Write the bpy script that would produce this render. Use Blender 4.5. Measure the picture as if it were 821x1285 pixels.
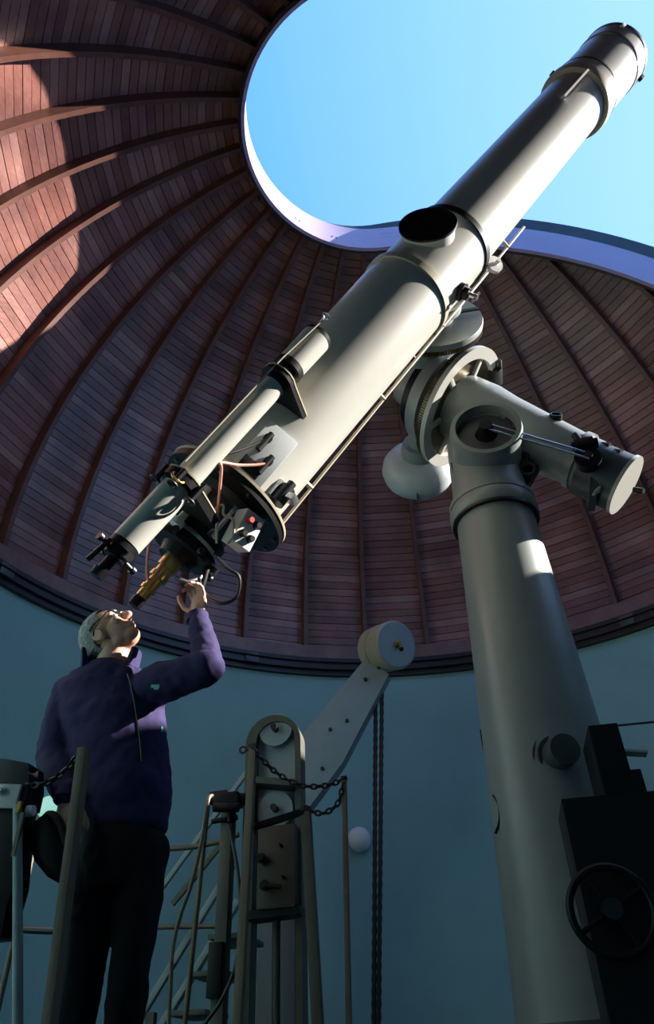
import bpy, bmesh, math, random
from mathutils import Vector, Matrix
random.seed(7)
for o in list(bpy.data.objects): bpy.data.objects.remove(o)
SC = bpy.context.scene
COL = SC.collection
PI = math.pi
V = Vector

# ------------------------------------------------------------------ camera
IMW, IMH, FPX = 821.0, 1285.0, 931.0
YAW, PITCH, ROLL = -0.1785, 0.6612, -0.0383
RAD = 3.5                                    # radius of the inner edge of the dome ribs, metres
CAM = V((0.0, -0.93 * RAD, 1.5))
ZS = 1.5 + 1.0287 * RAD                      # height of the dome sphere's centre
ZR = 1.5 + 0.9065 * RAD                      # top of the round wall
fw = V((math.sin(YAW) * math.cos(PITCH), math.cos(YAW) * math.cos(PITCH), math.sin(PITCH)))
rt = V((math.cos(YAW), -math.sin(YAW), 0)); up = rt.cross(fw)
RT = math.cos(ROLL) * rt + math.sin(ROLL) * up
UP = -math.sin(ROLL) * rt + math.cos(ROLL) * up
cd = bpy.data.cameras.new('camera'); cam = bpy.data.objects.new('camera', cd); COL.objects.link(cam)
cd.sensor_fit = 'VERTICAL'; cd.sensor_height = 36.0; cd.lens = FPX / IMH * 36.0
cd.clip_start = 0.02; cd.clip_end = 200
cam.matrix_world = Matrix(((RT.x, UP.x, -fw.x, CAM.x), (RT.y, UP.y, -fw.y, CAM.y), (RT.z, UP.z, -fw.z, CAM.z), (0, 0, 0, 1)))
SC.camera = cam

# ------------------------------------------------------------------ world, sun, exposure
SUN = V((1.0, 0.26, 0.56)).normalized()
w = bpy.data.worlds.new('sky'); SC.world = w; w.use_nodes = True
nt = w.node_tree; bg = nt.nodes['Background']
tc = nt.nodes.new('ShaderNodeTexCoord'); dt = nt.nodes.new('ShaderNodeVectorMath'); dt.operation = 'DOT_PRODUCT'
dt.inputs[1].default_value = SUN
nt.links.new(tc.outputs['Generated'], dt.inputs[0])
mr = nt.nodes.new('ShaderNodeMapRange'); mr.inputs['From Min'].default_value = 0.35; mr.inputs['From Max'].default_value = 1.0
nt.links.new(dt.outputs['Value'], mr.inputs['Value'])
cr = nt.nodes.new('ShaderNodeValToRGB')
cr.color_ramp.elements[0].color = (0.165, 0.56, 1.5, 1); cr.color_ramp.elements[1].color = (0.62, 1.05, 2.0, 1)
nt.links.new(mr.outputs['Result'], cr.inputs['Fac']); nt.links.new(cr.outputs['Color'], bg.inputs['Color'])
bg.inputs['Strength'].default_value = 1.0
sd = bpy.data.lights.new('sun', 'SUN'); sd.energy = 18.5; sd.angle = math.radians(0.53); sd.color = (1.0, 0.92, 0.84)
so = bpy.data.objects.new('sun', sd); COL.objects.link(so); so.rotation_euler = SUN.to_track_quat('Z', 'Y').to_euler()
so.location = SUN * 30
vs = SC.view_settings
vs.view_transform = 'Standard'; vs.look = 'None'; vs.gamma = 1.0; vs.use_curve_mapping = False; vs.exposure = 0.0

# ------------------------------------------------------------------ pixel helpers
def ray(x, y): return fw + RT * ((x - IMW / 2) / FPX) - UP * ((y - IMH / 2) / FPX)
def at(x, y, Z): return CAM + ray(x, y) * Z
def aty(x, y, Y):
    r = ray(x, y); return CAM + r * ((Y - CAM.y) / r.y)
def proj(P):
    d = P - CAM; z = d.dot(fw); return (IMW / 2 + FPX * d.dot(RT) / z, IMH / 2 - FPX * d.dot(UP) / z, z)
def onwall(x, y, R):
    r = ray(x, y); A = r.x**2 + r.y**2; B = CAM.x * r.x + CAM.y * r.y; c = CAM.x**2 + CAM.y**2 - R * R
    return CAM + r * ((-B + math.sqrt(B * B - A * c)) / A)

# ------------------------------------------------------------------ materials
def mat(name, col, rough=0.5, metal=0.0, var=0.0, scale=8.0, bump=0.0, emit=None, spec=0.5, col2=None, stretch=None):
    m = bpy.data.materials.new(name); m.use_nodes = True
    n = m.node_tree.nodes; L = m.node_tree.links; b = n['Principled BSDF']
    b.inputs['Roughness'].default_value = rough; b.inputs['Metallic'].default_value = metal
    b.inputs['Specular IOR Level'].default_value = spec
    c = (*col, 1)
    b.inputs['Base Color'].default_value = c
    if var > 0 or bump > 0:
        t = n.new('ShaderNodeTexCoord'); nz = n.new('ShaderNodeTexNoise'); nz.inputs['Scale'].default_value = scale
        nz.inputs['Detail'].default_value = 6.0; nz.inputs['Roughness'].default_value = 0.62
        src = t.outputs['Object']
        if stretch:
            mp = n.new('ShaderNodeMapping'); mp.inputs['Scale'].default_value = stretch
            L.new(src, mp.inputs['Vector']); src = mp.outputs['Vector']
        L.new(src, nz.inputs['Vector'])
        if var > 0:
            r = n.new('ShaderNodeValToRGB')
            k2 = col2 or tuple(x * (1 - var) for x in col)
            r.color_ramp.elements[0].position = 0.35; r.color_ramp.elements[1].position = 0.68
            r.color_ramp.elements[0].color = (*k2, 1); r.color_ramp.elements[1].color = c
            L.new(nz.outputs['Fac'], r.inputs['Fac']); L.new(r.outputs['Color'], b.inputs['Base Color'])
        if bump > 0:
            bp = n.new('ShaderNodeBump'); bp.inputs['Strength'].default_value = bump; bp.inputs['Distance'].default_value = 0.01
            L.new(nz.outputs['Fac'], bp.inputs['Height']); L.new(bp.outputs['Normal'], b.inputs['Normal'])
    if emit:
        b.inputs['Emission Color'].default_value = (*emit[0], 1); b.inputs['Emission Strength'].default_value = emit[1]
    return m

def plank_mat():
    m = bpy.data.materials.new('varnished_board'); m.use_nodes = True
    n = m.node_tree.nodes; L = m.node_tree.links; b = n['Principled BSDF']
    oi = n.new('ShaderNodeObjectInfo'); ge = n.new('ShaderNodeNewGeometry')
    ad = n.new('ShaderNodeMath'); ad.operation = 'ADD'; L.new(oi.outputs['Random'], ad.inputs[0]); L.new(ge.outputs['Random Per Island'], ad.inputs[1])
    fr = n.new('ShaderNodeMath'); fr.operation = 'FRACT'; L.new(ad.outputs[0], fr.inputs[0])
    r = n.new('ShaderNodeValToRGB'); e = r.color_ramp.elements
    e[0].color = (0.20, 0.085, 0.068, 1); e[1].color = (0.34, 0.19, 0.16, 1)
    x = e.new(0.35); x.color = (0.24, 0.105, 0.085, 1); x = e.new(0.7); x.color = (0.28, 0.135, 0.11, 1)
    L.new(fr.outputs[0], r.inputs['Fac'])
    t = n.new('ShaderNodeTexCoord')
    nz = n.new('ShaderNodeTexNoise'); nz.inputs['Scale'].default_value = 2.2; nz.inputs['Detail'].default_value = 5
    L.new(ge.outputs['Position'], nz.inputs['Vector'])
    rr = n.new('ShaderNodeValToRGB'); rr.color_ramp.elements[0].color = (0.62, 0.60, 0.66, 1); rr.color_ramp.elements[1].color = (1.25, 1.2, 1.2, 1)
    rr.color_ramp.elements[0].position = 0.36; rr.color_ramp.elements[1].position = 0.66
    L.new(nz.outputs['Fac'], rr.inputs['Fac'])
    mx = n.new('ShaderNodeMix'); mx.data_type = 'RGBA'; mx.blend_type = 'MULTIPLY'; mx.inputs['Factor'].default_value = 1.0
    L.new(r.outputs['Color'], mx.inputs['A']); L.new(rr.outputs['Color'], mx.inputs['B'])
    L.new(mx.outputs['Result'], b.inputs['Base Color'])
    b.inputs['Roughness'].default_value = 0.32
    g = n.new('ShaderNodeTexNoise'); g.inputs['Scale'].default_value = 26; g.inputs['Detail'].default_value = 3
    L.new(ge.outputs['Position'], g.inputs['Vector'])
    bp = n.new('ShaderNodeBump'); bp.inputs['Strength'].default_value = 0.35; bp.inputs['Distance'].default_value = 0.01
    L.new(g.outputs['Fac'], bp.inputs['Height']); L.new(bp.outputs['Normal'], b.inputs['Normal'])
    return m

M = dict(
    plank=plank_mat(),
    rib=mat('rib_wood', (0.15, 0.06, 0.042), 0.42, var=0.4, scale=5, bump=0.1),
    shell=mat('dome_shell_felt', (0.02, 0.015, 0.015), 0.8, var=0.2),
    roofout=mat('dome_sheet_metal', (0.03, 0.045, 0.045), 0.6, var=0.3),
    plate=mat('sill_wood', (0.24, 0.13, 0.12), 0.4, var=0.35, scale=6, bump=0.1),
    lip=mat('slit_skylit_white_paint', (0.41, 0.335, 0.45), 0.45, var=0.08, scale=3),  # white paint, with the sky's lavender light mixed into its colour
    collar=mat('slit_curb_wood', (0.035, 0.022, 0.022), 0.55, var=0.3),
    wall=mat('wall_plaster', (0.26, 0.46, 0.475), 0.85, var=0.10, scale=2.0, bump=0.25),
    floor=mat('floor_boards', (0.05, 0.04, 0.035), 0.7, var=0.3, scale=4, bump=0.1),
    iron=mat('black_iron', (0.012, 0.012, 0.014), 0.42, var=0.3, scale=12, bump=0.05),
    black=mat('black_enamel', (0.006, 0.006, 0.007), 0.45, var=0.2, spec=0.25),
    cream=mat('cream_enamel', (0.45, 0.455, 0.41), 0.33, var=0.05, scale=4, bump=0.02),
    cream2=mat('cream_edge_paint', (0.44, 0.39, 0.28), 0.45, var=0.1),
    grey=mat('grey_green_enamel', (0.245, 0.275, 0.26), 0.38, var=0.10, scale=5, bump=0.04),
    dgrey=mat('dark_grey_enamel', (0.06, 0.07, 0.075), 0.42, var=0.15),
    blueg=mat('pale_grey_metal', (0.48, 0.52, 0.53), 0.4, var=0.08),
    gear=mat('gear_bronze', (0.16, 0.13, 0.08), 0.35, metal=0.7, var=0.3),
    brass=mat('brass', (0.55, 0.36, 0.12), 0.28, metal=0.9, var=0.2),
    chrome=mat('steel', (0.55, 0.56, 0.57), 0.25, metal=0.9),
    white=mat('white_plastic', (0.78, 0.77, 0.74), 0.45),
    red=mat('red_plastic', (0.55, 0.06, 0.05), 0.4),
    orange=mat('salmon_cable', (0.62, 0.27, 0.20), 0.5),
    tan=mat('cream_cable', (0.66, 0.52, 0.38), 0.5),
    rubber=mat('black_rubber', (0.012, 0.012, 0.012), 0.5),
    skin=mat('skin', (0.66, 0.36, 0.25), 0.5, var=0.12, scale=14, bump=0.03),
    hair=mat('grey_hair', (0.40, 0.39, 0.37), 0.65, var=0.45, scale=40, bump=0.5),
    navy=mat('navy_fleece', (0.042, 0.034, 0.105), 0.85, var=0.25, scale=9, bump=0.12, spec=0.2),
    trous=mat('black_trousers', (0.010, 0.010, 0.013), 0.9, var=0.2, spec=0.2),
    logo=mat('mint_embroidery', (0.25, 0.72, 0.60), 0.7),
    lens=mat('spectacle_frame', (0.03, 0.025, 0.02), 0.3),
    bag=mat('black_cloth', (0.010, 0.011, 0.012), 0.7, var=0.3, scale=20, bump=0.1, spec=0.3),
    oldwood=mat('worn_timber', (0.17, 0.14, 0.10), 0.6, var=0.35, scale=6, bump=0.2, stretch=(6, 6, 0.6)),
    oldpaint=mat('worn_green_paint', (0.085, 0.09, 0.07), 0.55, var=0.3, scale=8),
    steelblue=mat('grey_blue_paint', (0.27, 0.34, 0.36), 0.5, var=0.12, scale=6),
    boxwood=mat('box_wood', (0.07, 0.048, 0.035), 0.55, var=0.3, scale=8, bump=0.1),
    pipe=mat('rusty_pipe', (0.17, 0.14, 0.10), 0.5, metal=0.3, var=0.35, scale=10),
    globe=mat('opal_glass', (0.80, 0.82, 0.82), 0.2),
    globeon=mat('lit_opal_glass', (0.75, 0.9, 0.85), 0.25, emit=((0.45, 1.0, 0.78), 0.55)),
    glass=mat('dark_glass', (0.02, 0.025, 0.03), 0.05),
)

# ------------------------------------------------------------------ mesh builder
X, Y, Z = V((1, 0, 0)), V((0, 1, 0)), V((0, 0, 1))
def frame(ax, hint=None):
    w_ = ax.normalized()
    h = hint if hint is not None else (Z if abs(w_.z) < 0.9 else X)
    u = (h - w_ * h.dot(w_)).normalized(); return u, w_.cross(u), w_

class MB:
    def __init__(s): s.v = []; s.f = []
    def add(s, vs_, fs):
        k = len(s.v); s.v += [V(p) for p in vs_]; s.f += [tuple(i + k for i in q) for q in fs]; return s
    def box(s, c, sx, sy, sz, ax=(X, Y, Z)):
        c = V(c); a, b, d = ax
        p = [c + a * (i * sx / 2) + b * (j * sy / 2) + d * (k * sz / 2) for i in (-1, 1) for j in (-1, 1) for k in (-1, 1)]
        return s.add(p, [(0, 1, 3, 2), (4, 6, 7, 5), (0, 4, 5, 1), (2, 3, 7, 6), (0, 2, 6, 4), (1, 5, 7, 3)])
    def bar(s, p0, p1, wd, th, hint=None):
        p0, p1 = V(p0), V(p1); u, v_, w_ = frame(p1 - p0, hint)
        return s.box((p0 + p1) / 2, wd, th, (p1 - p0).length, (u, v_, w_))
    def lathe(s, p, ax, prof, seg=48, hint=None, closed=False):
        p = V(p); u, v_, w_ = frame(V(ax), hint); vs_ = []; n = len(prof)
        for (h, r) in prof:
            for k in range(seg):
                t = 2 * PI * k / seg; vs_.append(p + w_ * h + (u * math.cos(t) + v_ * math.sin(t)) * max(r, 1e-4))
        fs = []
        for i in range(n if closed else n - 1):
            i2 = (i + 1) % n
            for k in range(seg):
                k2 = (k + 1) % seg; fs.append((i * seg + k, i * seg + k2, i2 * seg + k2, i2 * seg + k))
        if not closed:
            fs.append(tuple(range(seg))[::-1]); fs.append(tuple((n - 1) * seg + k for k in range(seg)))
        return s.add(vs_, fs)
    def cyl(s, p0, p1, r0, r1=None, seg=24):
        p0, p1 = V(p0), V(p1); r1 = r0 if r1 is None else r1
        return s.lathe(p0, p1 - p0, [(0, r0), ((p1 - p0).length, r1)], seg)
    def tube(s, pts, r, seg=8, closed=False):
        pts = [V(p) for p in pts]; n = len(pts); vs_ = []; u = None
        for i, p in enumerate(pts):
            d = (pts[(i + 1) % n] - pts[i - 1]) if closed else (pts[min(i + 1, n - 1)] - pts[max(i - 1, 0)])
            d.normalize()
            u = (u - d * u.dot(d)).normalized() if u is not None else frame(d)[0]
            v_ = d.cross(u); rr = r[i] if isinstance(r, (list, tuple)) else r
            vs_ += [p + (u * math.cos(2 * PI * k / seg) + v_ * math.sin(2 * PI * k / seg)) * rr for k in range(seg)]
        fs = []
        for i in range(n if closed else n - 1):
            j = (i + 1) % n
            for k in range(seg):
                k2 = (k + 1) % seg; fs.append((i * seg + k, i * seg + k2, j * seg + k2, j * seg + k))
        if not closed: fs += [tuple(range(seg))[::-1], tuple((n - 1) * seg + k for k in range(seg))]
        return s.add(vs_, fs)
    def torus(s, c, ax, R, r, seg=32, seg2=8):
        u, v_, w_ = frame(V(ax)); c = V(c)
        return s.tube([c + (u * math.cos(2 * PI * k / seg) + v_ * math.sin(2 * PI * k / seg)) * R for k in range(seg)], r, seg2, True)
    def ell(s, c, ax, rad, seg=20, rings=14):
        c = V(c); a, b, d = ax; vs_ = []
        for i in range(rings + 1):
            th = PI * i / rings
            for k in range(seg):
                ph = 2 * PI * k / seg; rs = max(math.sin(th), 1e-3)
                vs_.append(c + a * (rad[0] * rs * math.cos(ph)) + b * (rad[1] * rs * math.sin(ph)) + d * (rad[2] * math.cos(th)))
        fs = []
        for i in range(rings):
            for k in range(seg):
                k2 = (k + 1) % seg; fs.append((i * seg + k, (i + 1) * seg + k, (i + 1) * seg + k2, i * seg + k2))
        fs += [tuple(range(seg)), tuple(rings * seg + k for k in range(seg))[::-1]]
        return s.add(vs_, fs)
    def loft(s, secs, seg=24):
        """secs: (centre, u, v, ru, rv)"""
        vs_ = []
        for (c, u, v_, ru, rv) in secs:
            vs_ += [V(c) + u * (ru * math.cos(2 * PI * k / seg)) + v_ * (rv * math.sin(2 * PI * k / seg)) for k in range(seg)]
        fs = []
        for i in range(len(secs) - 1):
            for k in range(seg):
                k2 = (k + 1) % seg; fs.append((i * seg + k, i * seg + k2, (i + 1) * seg + k2, (i + 1) * seg + k))
        n = len(secs); fs += [tuple(range(seg))[::-1], tuple((n - 1) * seg + k for k in range(seg))]
        return s.add(vs_, fs)
    def caps(s, p0, p1, r0, r1=None, seg=14):
        """capsule"""
        p0, p1 = V(p0), V(p1); r1 = r0 if r1 is None else r1; L = (p1 - p0).length; pr = []
        for k in range(7): t = PI / 2 * k / 6; pr.append((-r0 * math.cos(t), r0 * math.sin(t)))
        for k in range(7): t = PI / 2 * k / 6; pr.append((L + r1 * math.sin(t), r1 * math.cos(t)))
        return s.lathe(p0, p1 - p0, pr, seg)
    def prism(s, pts, vec):
        pts = [V(p) for p in pts]; n = len(pts); vec = V(vec)
        fs = [tuple(range(n))[::-1], tuple(range(n, 2 * n))] + [(k, (k + 1) % n, n + (k + 1) % n, n + k) for k in range(n)]
        return s.add(pts + [p + vec for p in pts], fs)

def mesh_from(mb, name, origin=V((0, 0, 0)), bevel=0.0, sharp=0.6):
    me = bpy.data.meshes.new(name)
    me.from_pydata([tuple(p - origin) for p in mb.v], [], mb.f)
    bm = bmesh.new(); bm.from_mesh(me); bmesh.ops.recalc_face_normals(bm, faces=bm.faces)
    if bevel:
        es = [e for e in bm.edges if len(e.link_faces) == 2 and e.calc_face_angle(0) > 0.9]
        bmesh.ops.bevel(bm, geom=es, offset=bevel, segments=2, affect='EDGES', profile=0.6, clamp_overlap=True)
    for f in bm.faces: f.smooth = True
    for e in bm.edges:
        if len(e.link_faces) == 2 and e.calc_face_angle(0) > sharp: e.smooth = False
    bm.to_mesh(me); bm.free(); return me

def link(name, me, m, parent=None, loc=None):
    o = bpy.data.objects.new(name, me); COL.objects.link(o)
    if m is not None and not me.materials: me.materials.append(M[m] if isinstance(m, str) else m)
    if parent is not None: o.parent = parent
    if loc is not None: o.location = loc
    return o
WORLD = {}
def worldloc(o):
    p = V((0, 0, 0))
    while o is not None: p += o.location; o = o.parent
    return p
def part(name, mb, m, parent, bevel=0.0, label=None, sharp=0.6):
    org = worldloc(parent) if parent is not None else V((0, 0, 0))
    o = link(name, mesh_from(mb, name, org, bevel, sharp), m, parent)
    if label: o['label'] = label
    return o
def tag(o, label, cat, group=None):
    o['label'] = label; o['category'] = cat
    if group: o['group'] = group
    return o
def thing(name, loc, label, cat, group=None):
    o = bpy.data.objects.new(name, None); COL.objects.link(o); o.location = V(loc); o.empty_display_size = 0.1
    return tag(o, label, cat, group)
def solo(name, mb, m, loc, label, cat, group=None, bevel=0.0):
    o = link(name, mesh_from(mb, name, V(loc), bevel), m, None, V(loc)); return tag(o, label, cat, group)
def structure(name, mb, m, label, bevel=0.0):
    o = link(name, mesh_from(mb, name, V((0, 0, 0)), bevel), m); o['kind'] = 'structure'; o['label'] = label; return o

# ================================================================== THE SETTING
RW = 1.0154 * RAD
mb = MB().lathe((0, 0, -0.1), Z, [(0, 3.9), (0.1, 3.9)], 72); structure('floor', mb, 'floor', 'dark floor of the round observing room')
mb = MB().lathe((0, 0, 0), Z, [(0, RW), (ZR + 0.02, RW), (ZR + 0.02, RW + 0.3), (0, RW + 0.3)], 128, closed=True)
wall = structure('wall_round', mb, 'wall', 'smooth teal plastered round wall under the dome')
# iron ring track at the foot of the dome
mb = MB().lathe((0, 0, ZR), Z, [(0, RW - 0.045), (0.05, RW - 0.045), (0.05, RW - 0.075), (0.095, RW - 0.075), (0.095, RW - 0.05), (0.13, RW - 0.05),
                                (0.13, RW - 0.07), (0.17, RW - 0.07), (0.17, RW + 0.25), (0, RW + 0.25)], 144, closed=True)
ring = structure('trim_1', mb, 'iron', 'black iron ring track on top of the round wall')
for k in range(18):
    t = 2 * PI * (k + 0.35) / 18; d = V((math.sin(t), math.cos(t), 0)); q = d * (RW - 0.083) + Z * (ZR + 0.075)
    part('joint_plate', MB().box(q, 0.13, 0.02, 0.055, (Z.cross(d), d, Z)).box(q + Z * 0.06, 0.13, 0.02, 0.03, (Z.cross(d), d, Z)), 'dgrey', ring, 0.004)
ZP = ZR + 0.17
mb = MB().lathe((0, 0, ZP), Z, [(0, RAD - 0.01), (0.13, RAD - 0.01), (0.13, RAD + 0.3), (0, RAD + 0.3)], 108, closed=True)
structure('trim_2', mb, 'plate', 'reddish wooden sill plate between ring track and dome boards')

# dome --------------------------------------------------------------
NB = 36; SP = 2 * PI / NB; PH = -0.245
SLA = math.radians(5.5); SU = V((math.cos(SLA), math.sin(SLA), 0)); SW = V((-math.sin(SLA), math.cos(SLA), 0))
HW = 1.19                                                # half width of the slit, radius of its round end
TH0 = math.asin((ZP + 0.13 - ZS) / 3.6)                  # lowest board
ZSILL = ZS - 0.035
def sph(R, th, az): return V((R * math.cos(th) * math.sin(az), R * math.cos(th) * math.cos(az), ZS + R * math.sin(th)))
def inslit(p, hw):
    u = p.dot(SU); w_ = p.dot(SW); return (math.hypot(p.x, p.y) < hw) or (u > 0 and abs(w_) < hw and p.z > ZSILL)

def shell_strip(mbx, R, ths, seg, slit):
    """rows of a spherical shell; with slit the row starts and ends on the slit's edges"""
    k0 = len(mbx.v); rows = len(ths)
    for th in ths:
        rho = R * math.cos(th); al = math.asin(min(1, HW / rho)) if slit else 0.0
        for k in range(seg + 1):
            t = al + (2 * PI - 2 * al) * k / seg
            p = SU * (rho * math.cos(t)) + SW * (rho * math.sin(t)); mbx.v.append(V((p.x, p.y, ZS + R * math.sin(th))))
    for i in range(rows - 1):
        for k in range(seg):
            a_ = k0 + i * (seg + 1) + k; mbx.f.append((a_, a_ + 1, a_ + seg + 2, a_ + seg + 1))
THS = math.asin((ZSILL - ZS) / 3.66)
mb = MB()
for R in (3.64, 3.70):
    tl = [math.asin((ZP - 0.02 - ZS) / R) + (THS - math.asin((ZP - 0.02 - ZS) / R)) * i / 4 for i in range(5)]
    shell_strip(mb, R, tl, 144, False)
    tm = math.acos(HW / R); tl = [THS + (tm - THS) * (i / 40.0) for i in range(41)]
    shell_strip(mb, R, tl, 144, True)
dome = structure('ceiling', mb, 'shell', 'wooden dome with an open observing slit')

# boards between the ribs
BW = 0.078; NR = int((math.acos(1.24 / 3.6) - TH0) * 3.6 / BW); DT = (math.acos(1.24 / 3.6) - TH0) / NR
SHOW = 300
def board_mesh(th, az0, az1, lift):
    g = 0.0032 / 3.6; t0, t1 = th + g, th + DT - g; RO, RI = 3.645, 3.612 - lift
    ps = [sph(R, t, a_) for R in (RI, RO) for t in (t0, t1) for a_ in (az0, az1)]
    return ps, [(0, 1, 3, 2), (4, 6, 7, 5), (0, 4, 5, 1), (2, 3, 7, 6), (0, 2, 6, 4), (1, 5, 7, 3)]
def area(ps):
    q = [proj(p) for p in ps[:4]]
    if min(z[2] for z in q) < 0.3: return 0
    q = [(min(max(x, 0), IMW), min(max(y, 0), IMH)) for x, y, _ in q]
    o = (0, 1, 3, 2); return abs(sum(q[o[i]][0] * q[o[(i + 1) % 4]][1] - q[o[(i + 1) % 4]][0] * q[o[i]][1] for i in range(4))) / 2
full = []; odd = []; rowmesh = {}
for r in range(NR):
    th = TH0 + DT * r; lift = 0.0
    rho = 3.62 * math.cos(th + DT / 2); zt = ZS + 3.62 * math.sin(th)
    for b in range(NB):
        az0 = PH + SP * b; az1 = az0 + SP
        if zt > ZSILL:
            # slit centre azimuth (from +y towards +x)
            ac = math.atan2(SU.x, SU.y); al = math.asin(min(1.0, (HW + 0.03) / rho))
            d0 = (az0 - ac + PI) % (2 * PI) - PI; d1 = d0 + SP
            if d0 >= -al and d1 <= al: continue
            if d0 < -al < d1: odd.append((r, b, az0, ac - al)); continue
            if d0 < al < d1: odd.append((r, b, ac + al, az1)); continue
        full.append((r, b))
def shown(rb):
    ps, _ = board_mesh(TH0 + DT * rb[0], PH + SP * rb[1], PH + SP * (rb[1] + 1), 0); return area(ps)
full.sort(key=shown, reverse=True)
for i, (r, b) in enumerate(full[:SHOW]):
    if r not in rowmesh:
        ps, fs = board_mesh(TH0 + DT * r, PH, PH + SP, random.uniform(0, 0.005)); m_ = MB().add(ps, fs); rowmesh[r] = mesh_from(m_, 'plank')
    o = link('plank', rowmesh[r], 'plank', dome); o.rotation_euler = (0, 0, -SP * b)
mb = MB()
for (r, b) in full[SHOW:]:
    ps, fs = board_mesh(TH0 + DT * r, PH + SP * b, PH + SP * (b + 1), random.uniform(0, 0.005)); mb.add(ps, fs)
for (r, b, a0, a1) in odd:
    ps, fs = board_mesh(TH0 + DT * r, a0, a1, random.uniform(0, 0.005)); mb.add(ps, fs)
o = part('boarding', mb, 'plank', dome); o['kind'] = 'stuff'

# ribs
RIBW = 0.042
def rib_mb(az, th1):
    m_ = MB(); n = 26; tn = V((math.cos(az), -math.sin(az), 0)); ps = []; t0 = TH0 - 0.01
    for i in range(n + 1):
        th = t0 + (th1 - t0) * i / n
        for R in (RAD, 3.63):
            for sgn in (-1, 1): ps.append(sph(R, th, az) + tn * (sgn * RIBW / 2))
    fs = []
    for i in range(n):
        q = 4 * i
        for (c0, c1) in ((0, 1), (1, 3), (3, 2), (2, 0)): fs.append((q + c0, q + c1, q + 4 + c1, q + 4 + c0))
    fs += [(0, 2, 3, 1), (4 * n, 4 * n + 1, 4 * n + 3, 4 * n + 2)]
    return m_.add(ps, fs)
thr = math.acos(1.255 / 3.55); rib_me = None
for b in range(NB):
    az = PH + SP * b; ac = math.atan2(SU.x, SU.y); d = (az - ac + PI) % (2 * PI) - PI; th1 = thr
    if abs(d) < PI / 2:
        lim = 1.255 / 3.55 / max(abs(math.sin(d)), 1e-4)
        th1 = min(thr, math.acos(lim)) if lim < 1 else TH0 + 0.015
    if th1 >= thr - 1e-6:
        if rib_me is None: rib_me = mesh_from(rib_mb(0.0, thr), 'rib')
        o = link('rib', rib_me, 'rib', dome); o.rotation_euler = (0, 0, -az)
    elif th1 > TH0 + 0.03:
        part('rib', rib_mb(az, th1), 'rib', dome)

# the slit's edge: a path along one side, round the closed end and back, for a given radius and offset
def slit_path(R, hw, n1=40, n2=40):
    q = math.sqrt(R * R - hw * hw); b0 = math.asin((ZSILL - ZS) / q); out = []
    for i in range(n1):
        be = b0 + (PI / 2 - b0) * i / n1; out.append(SU * (q * math.cos(be)) + SW * hw + Z * (ZS + q * math.sin(be)))
    for i in range(n2 + 1):
        ga = PI * i / n2; out.append(-SU * (hw * math.sin(ga)) + SW * (hw * math.cos(ga)) + Z * (ZS + q))
    for i in range(n1 - 1, -1, -1):
        be = b0 + (PI / 2 - b0) * i / n1; out.append(SU * (q * math.cos(be)) - SW * hw + Z * (ZS + q * math.sin(be)))
    return out
def slit_band(R0, R1, h0, h1):
    P = [slit_path(R0, h0), slit_path(R1, h0), slit_path(R1, h1), slit_path(R0, h1)]; n = len(P[0]); m_ = MB()
    vs_ = [P[j][i] for i in range(n) for j in range(4)]
    fs = [(4 * i + j, 4 * i + (j + 1) % 4, 4 * i + 4 + (j + 1) % 4, 4 * i + 4 + j) for i in range(n - 1) for j in range(4)]
    fs += [(0, 1, 2, 3), (4 * n - 1, 4 * n - 2, 4 * n - 3, 4 * n - 4)]
    return m_.add(vs_, fs)
part('slit_curb', slit_band(3.475, 3.66, HW + 0.012, HW + 0.06), 'collar', dome)
lip = part('slit_lining', slit_band(3.465, 3.80, HW, HW + 0.03), 'lip', dome, label='white painted lining of the slit edge')
def rail_piece(i0, i1):
    lo0, lo1 = slit_path(3.78, HW + 0.008)[i0:i1], slit_path(3.78, HW + 0.07)[i0:i1]
    hi0, hi1 = slit_path(3.98, HW + 0.008)[i0:i1], slit_path(3.98, HW + 0.07)[i0:i1]; n = len(lo0)
    for i in range(n):                                    # the rail tapers to nothing where it meets the round end
        k = min(1.0, ((n - 1 - i) if i0 == 0 else i) / 14.0) * 0.94 + 0.06
        hi0[i] = lo0[i].lerp(hi0[i], k); hi1[i] = lo1[i].lerp(hi1[i], k)
    P = [lo0, hi0, hi1, lo1]
    fs = [(4 * i + j, 4 * i + (j + 1) % 4, 4 * i + 4 + (j + 1) % 4, 4 * i + 4 + j) for i in range(n - 1) for j in range(4)] + [(0, 1, 2, 3), (4 * n - 1, 4 * n - 2, 4 * n - 3, 4 * n - 4)]
    part('slit_rail', MB().add([P[j][i] for i in range(n) for j in range(4)], fs), 'roofout', dome, label='dark outer rail above the slit')
rail_piece(0, 49); rail_piece(72, 121)
n_ = 0
for ga in (0.42, 0.78, 1.15, 1.52):
    for dz, dg in ((0.10, -0.02), (0.10, 0.02)):
        g2 = ga + dg; c = -SU * (HW * math.sin(g2)) + SW * (HW * math.cos(g2)); nn = -c.normalized(); c = c + Z * (ZS + 3.27 + dz)
        part('screw', MB().cyl(c - nn * 0.004, c + nn * 0.004, 0.009, seg=8), 'iron', lip)
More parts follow.
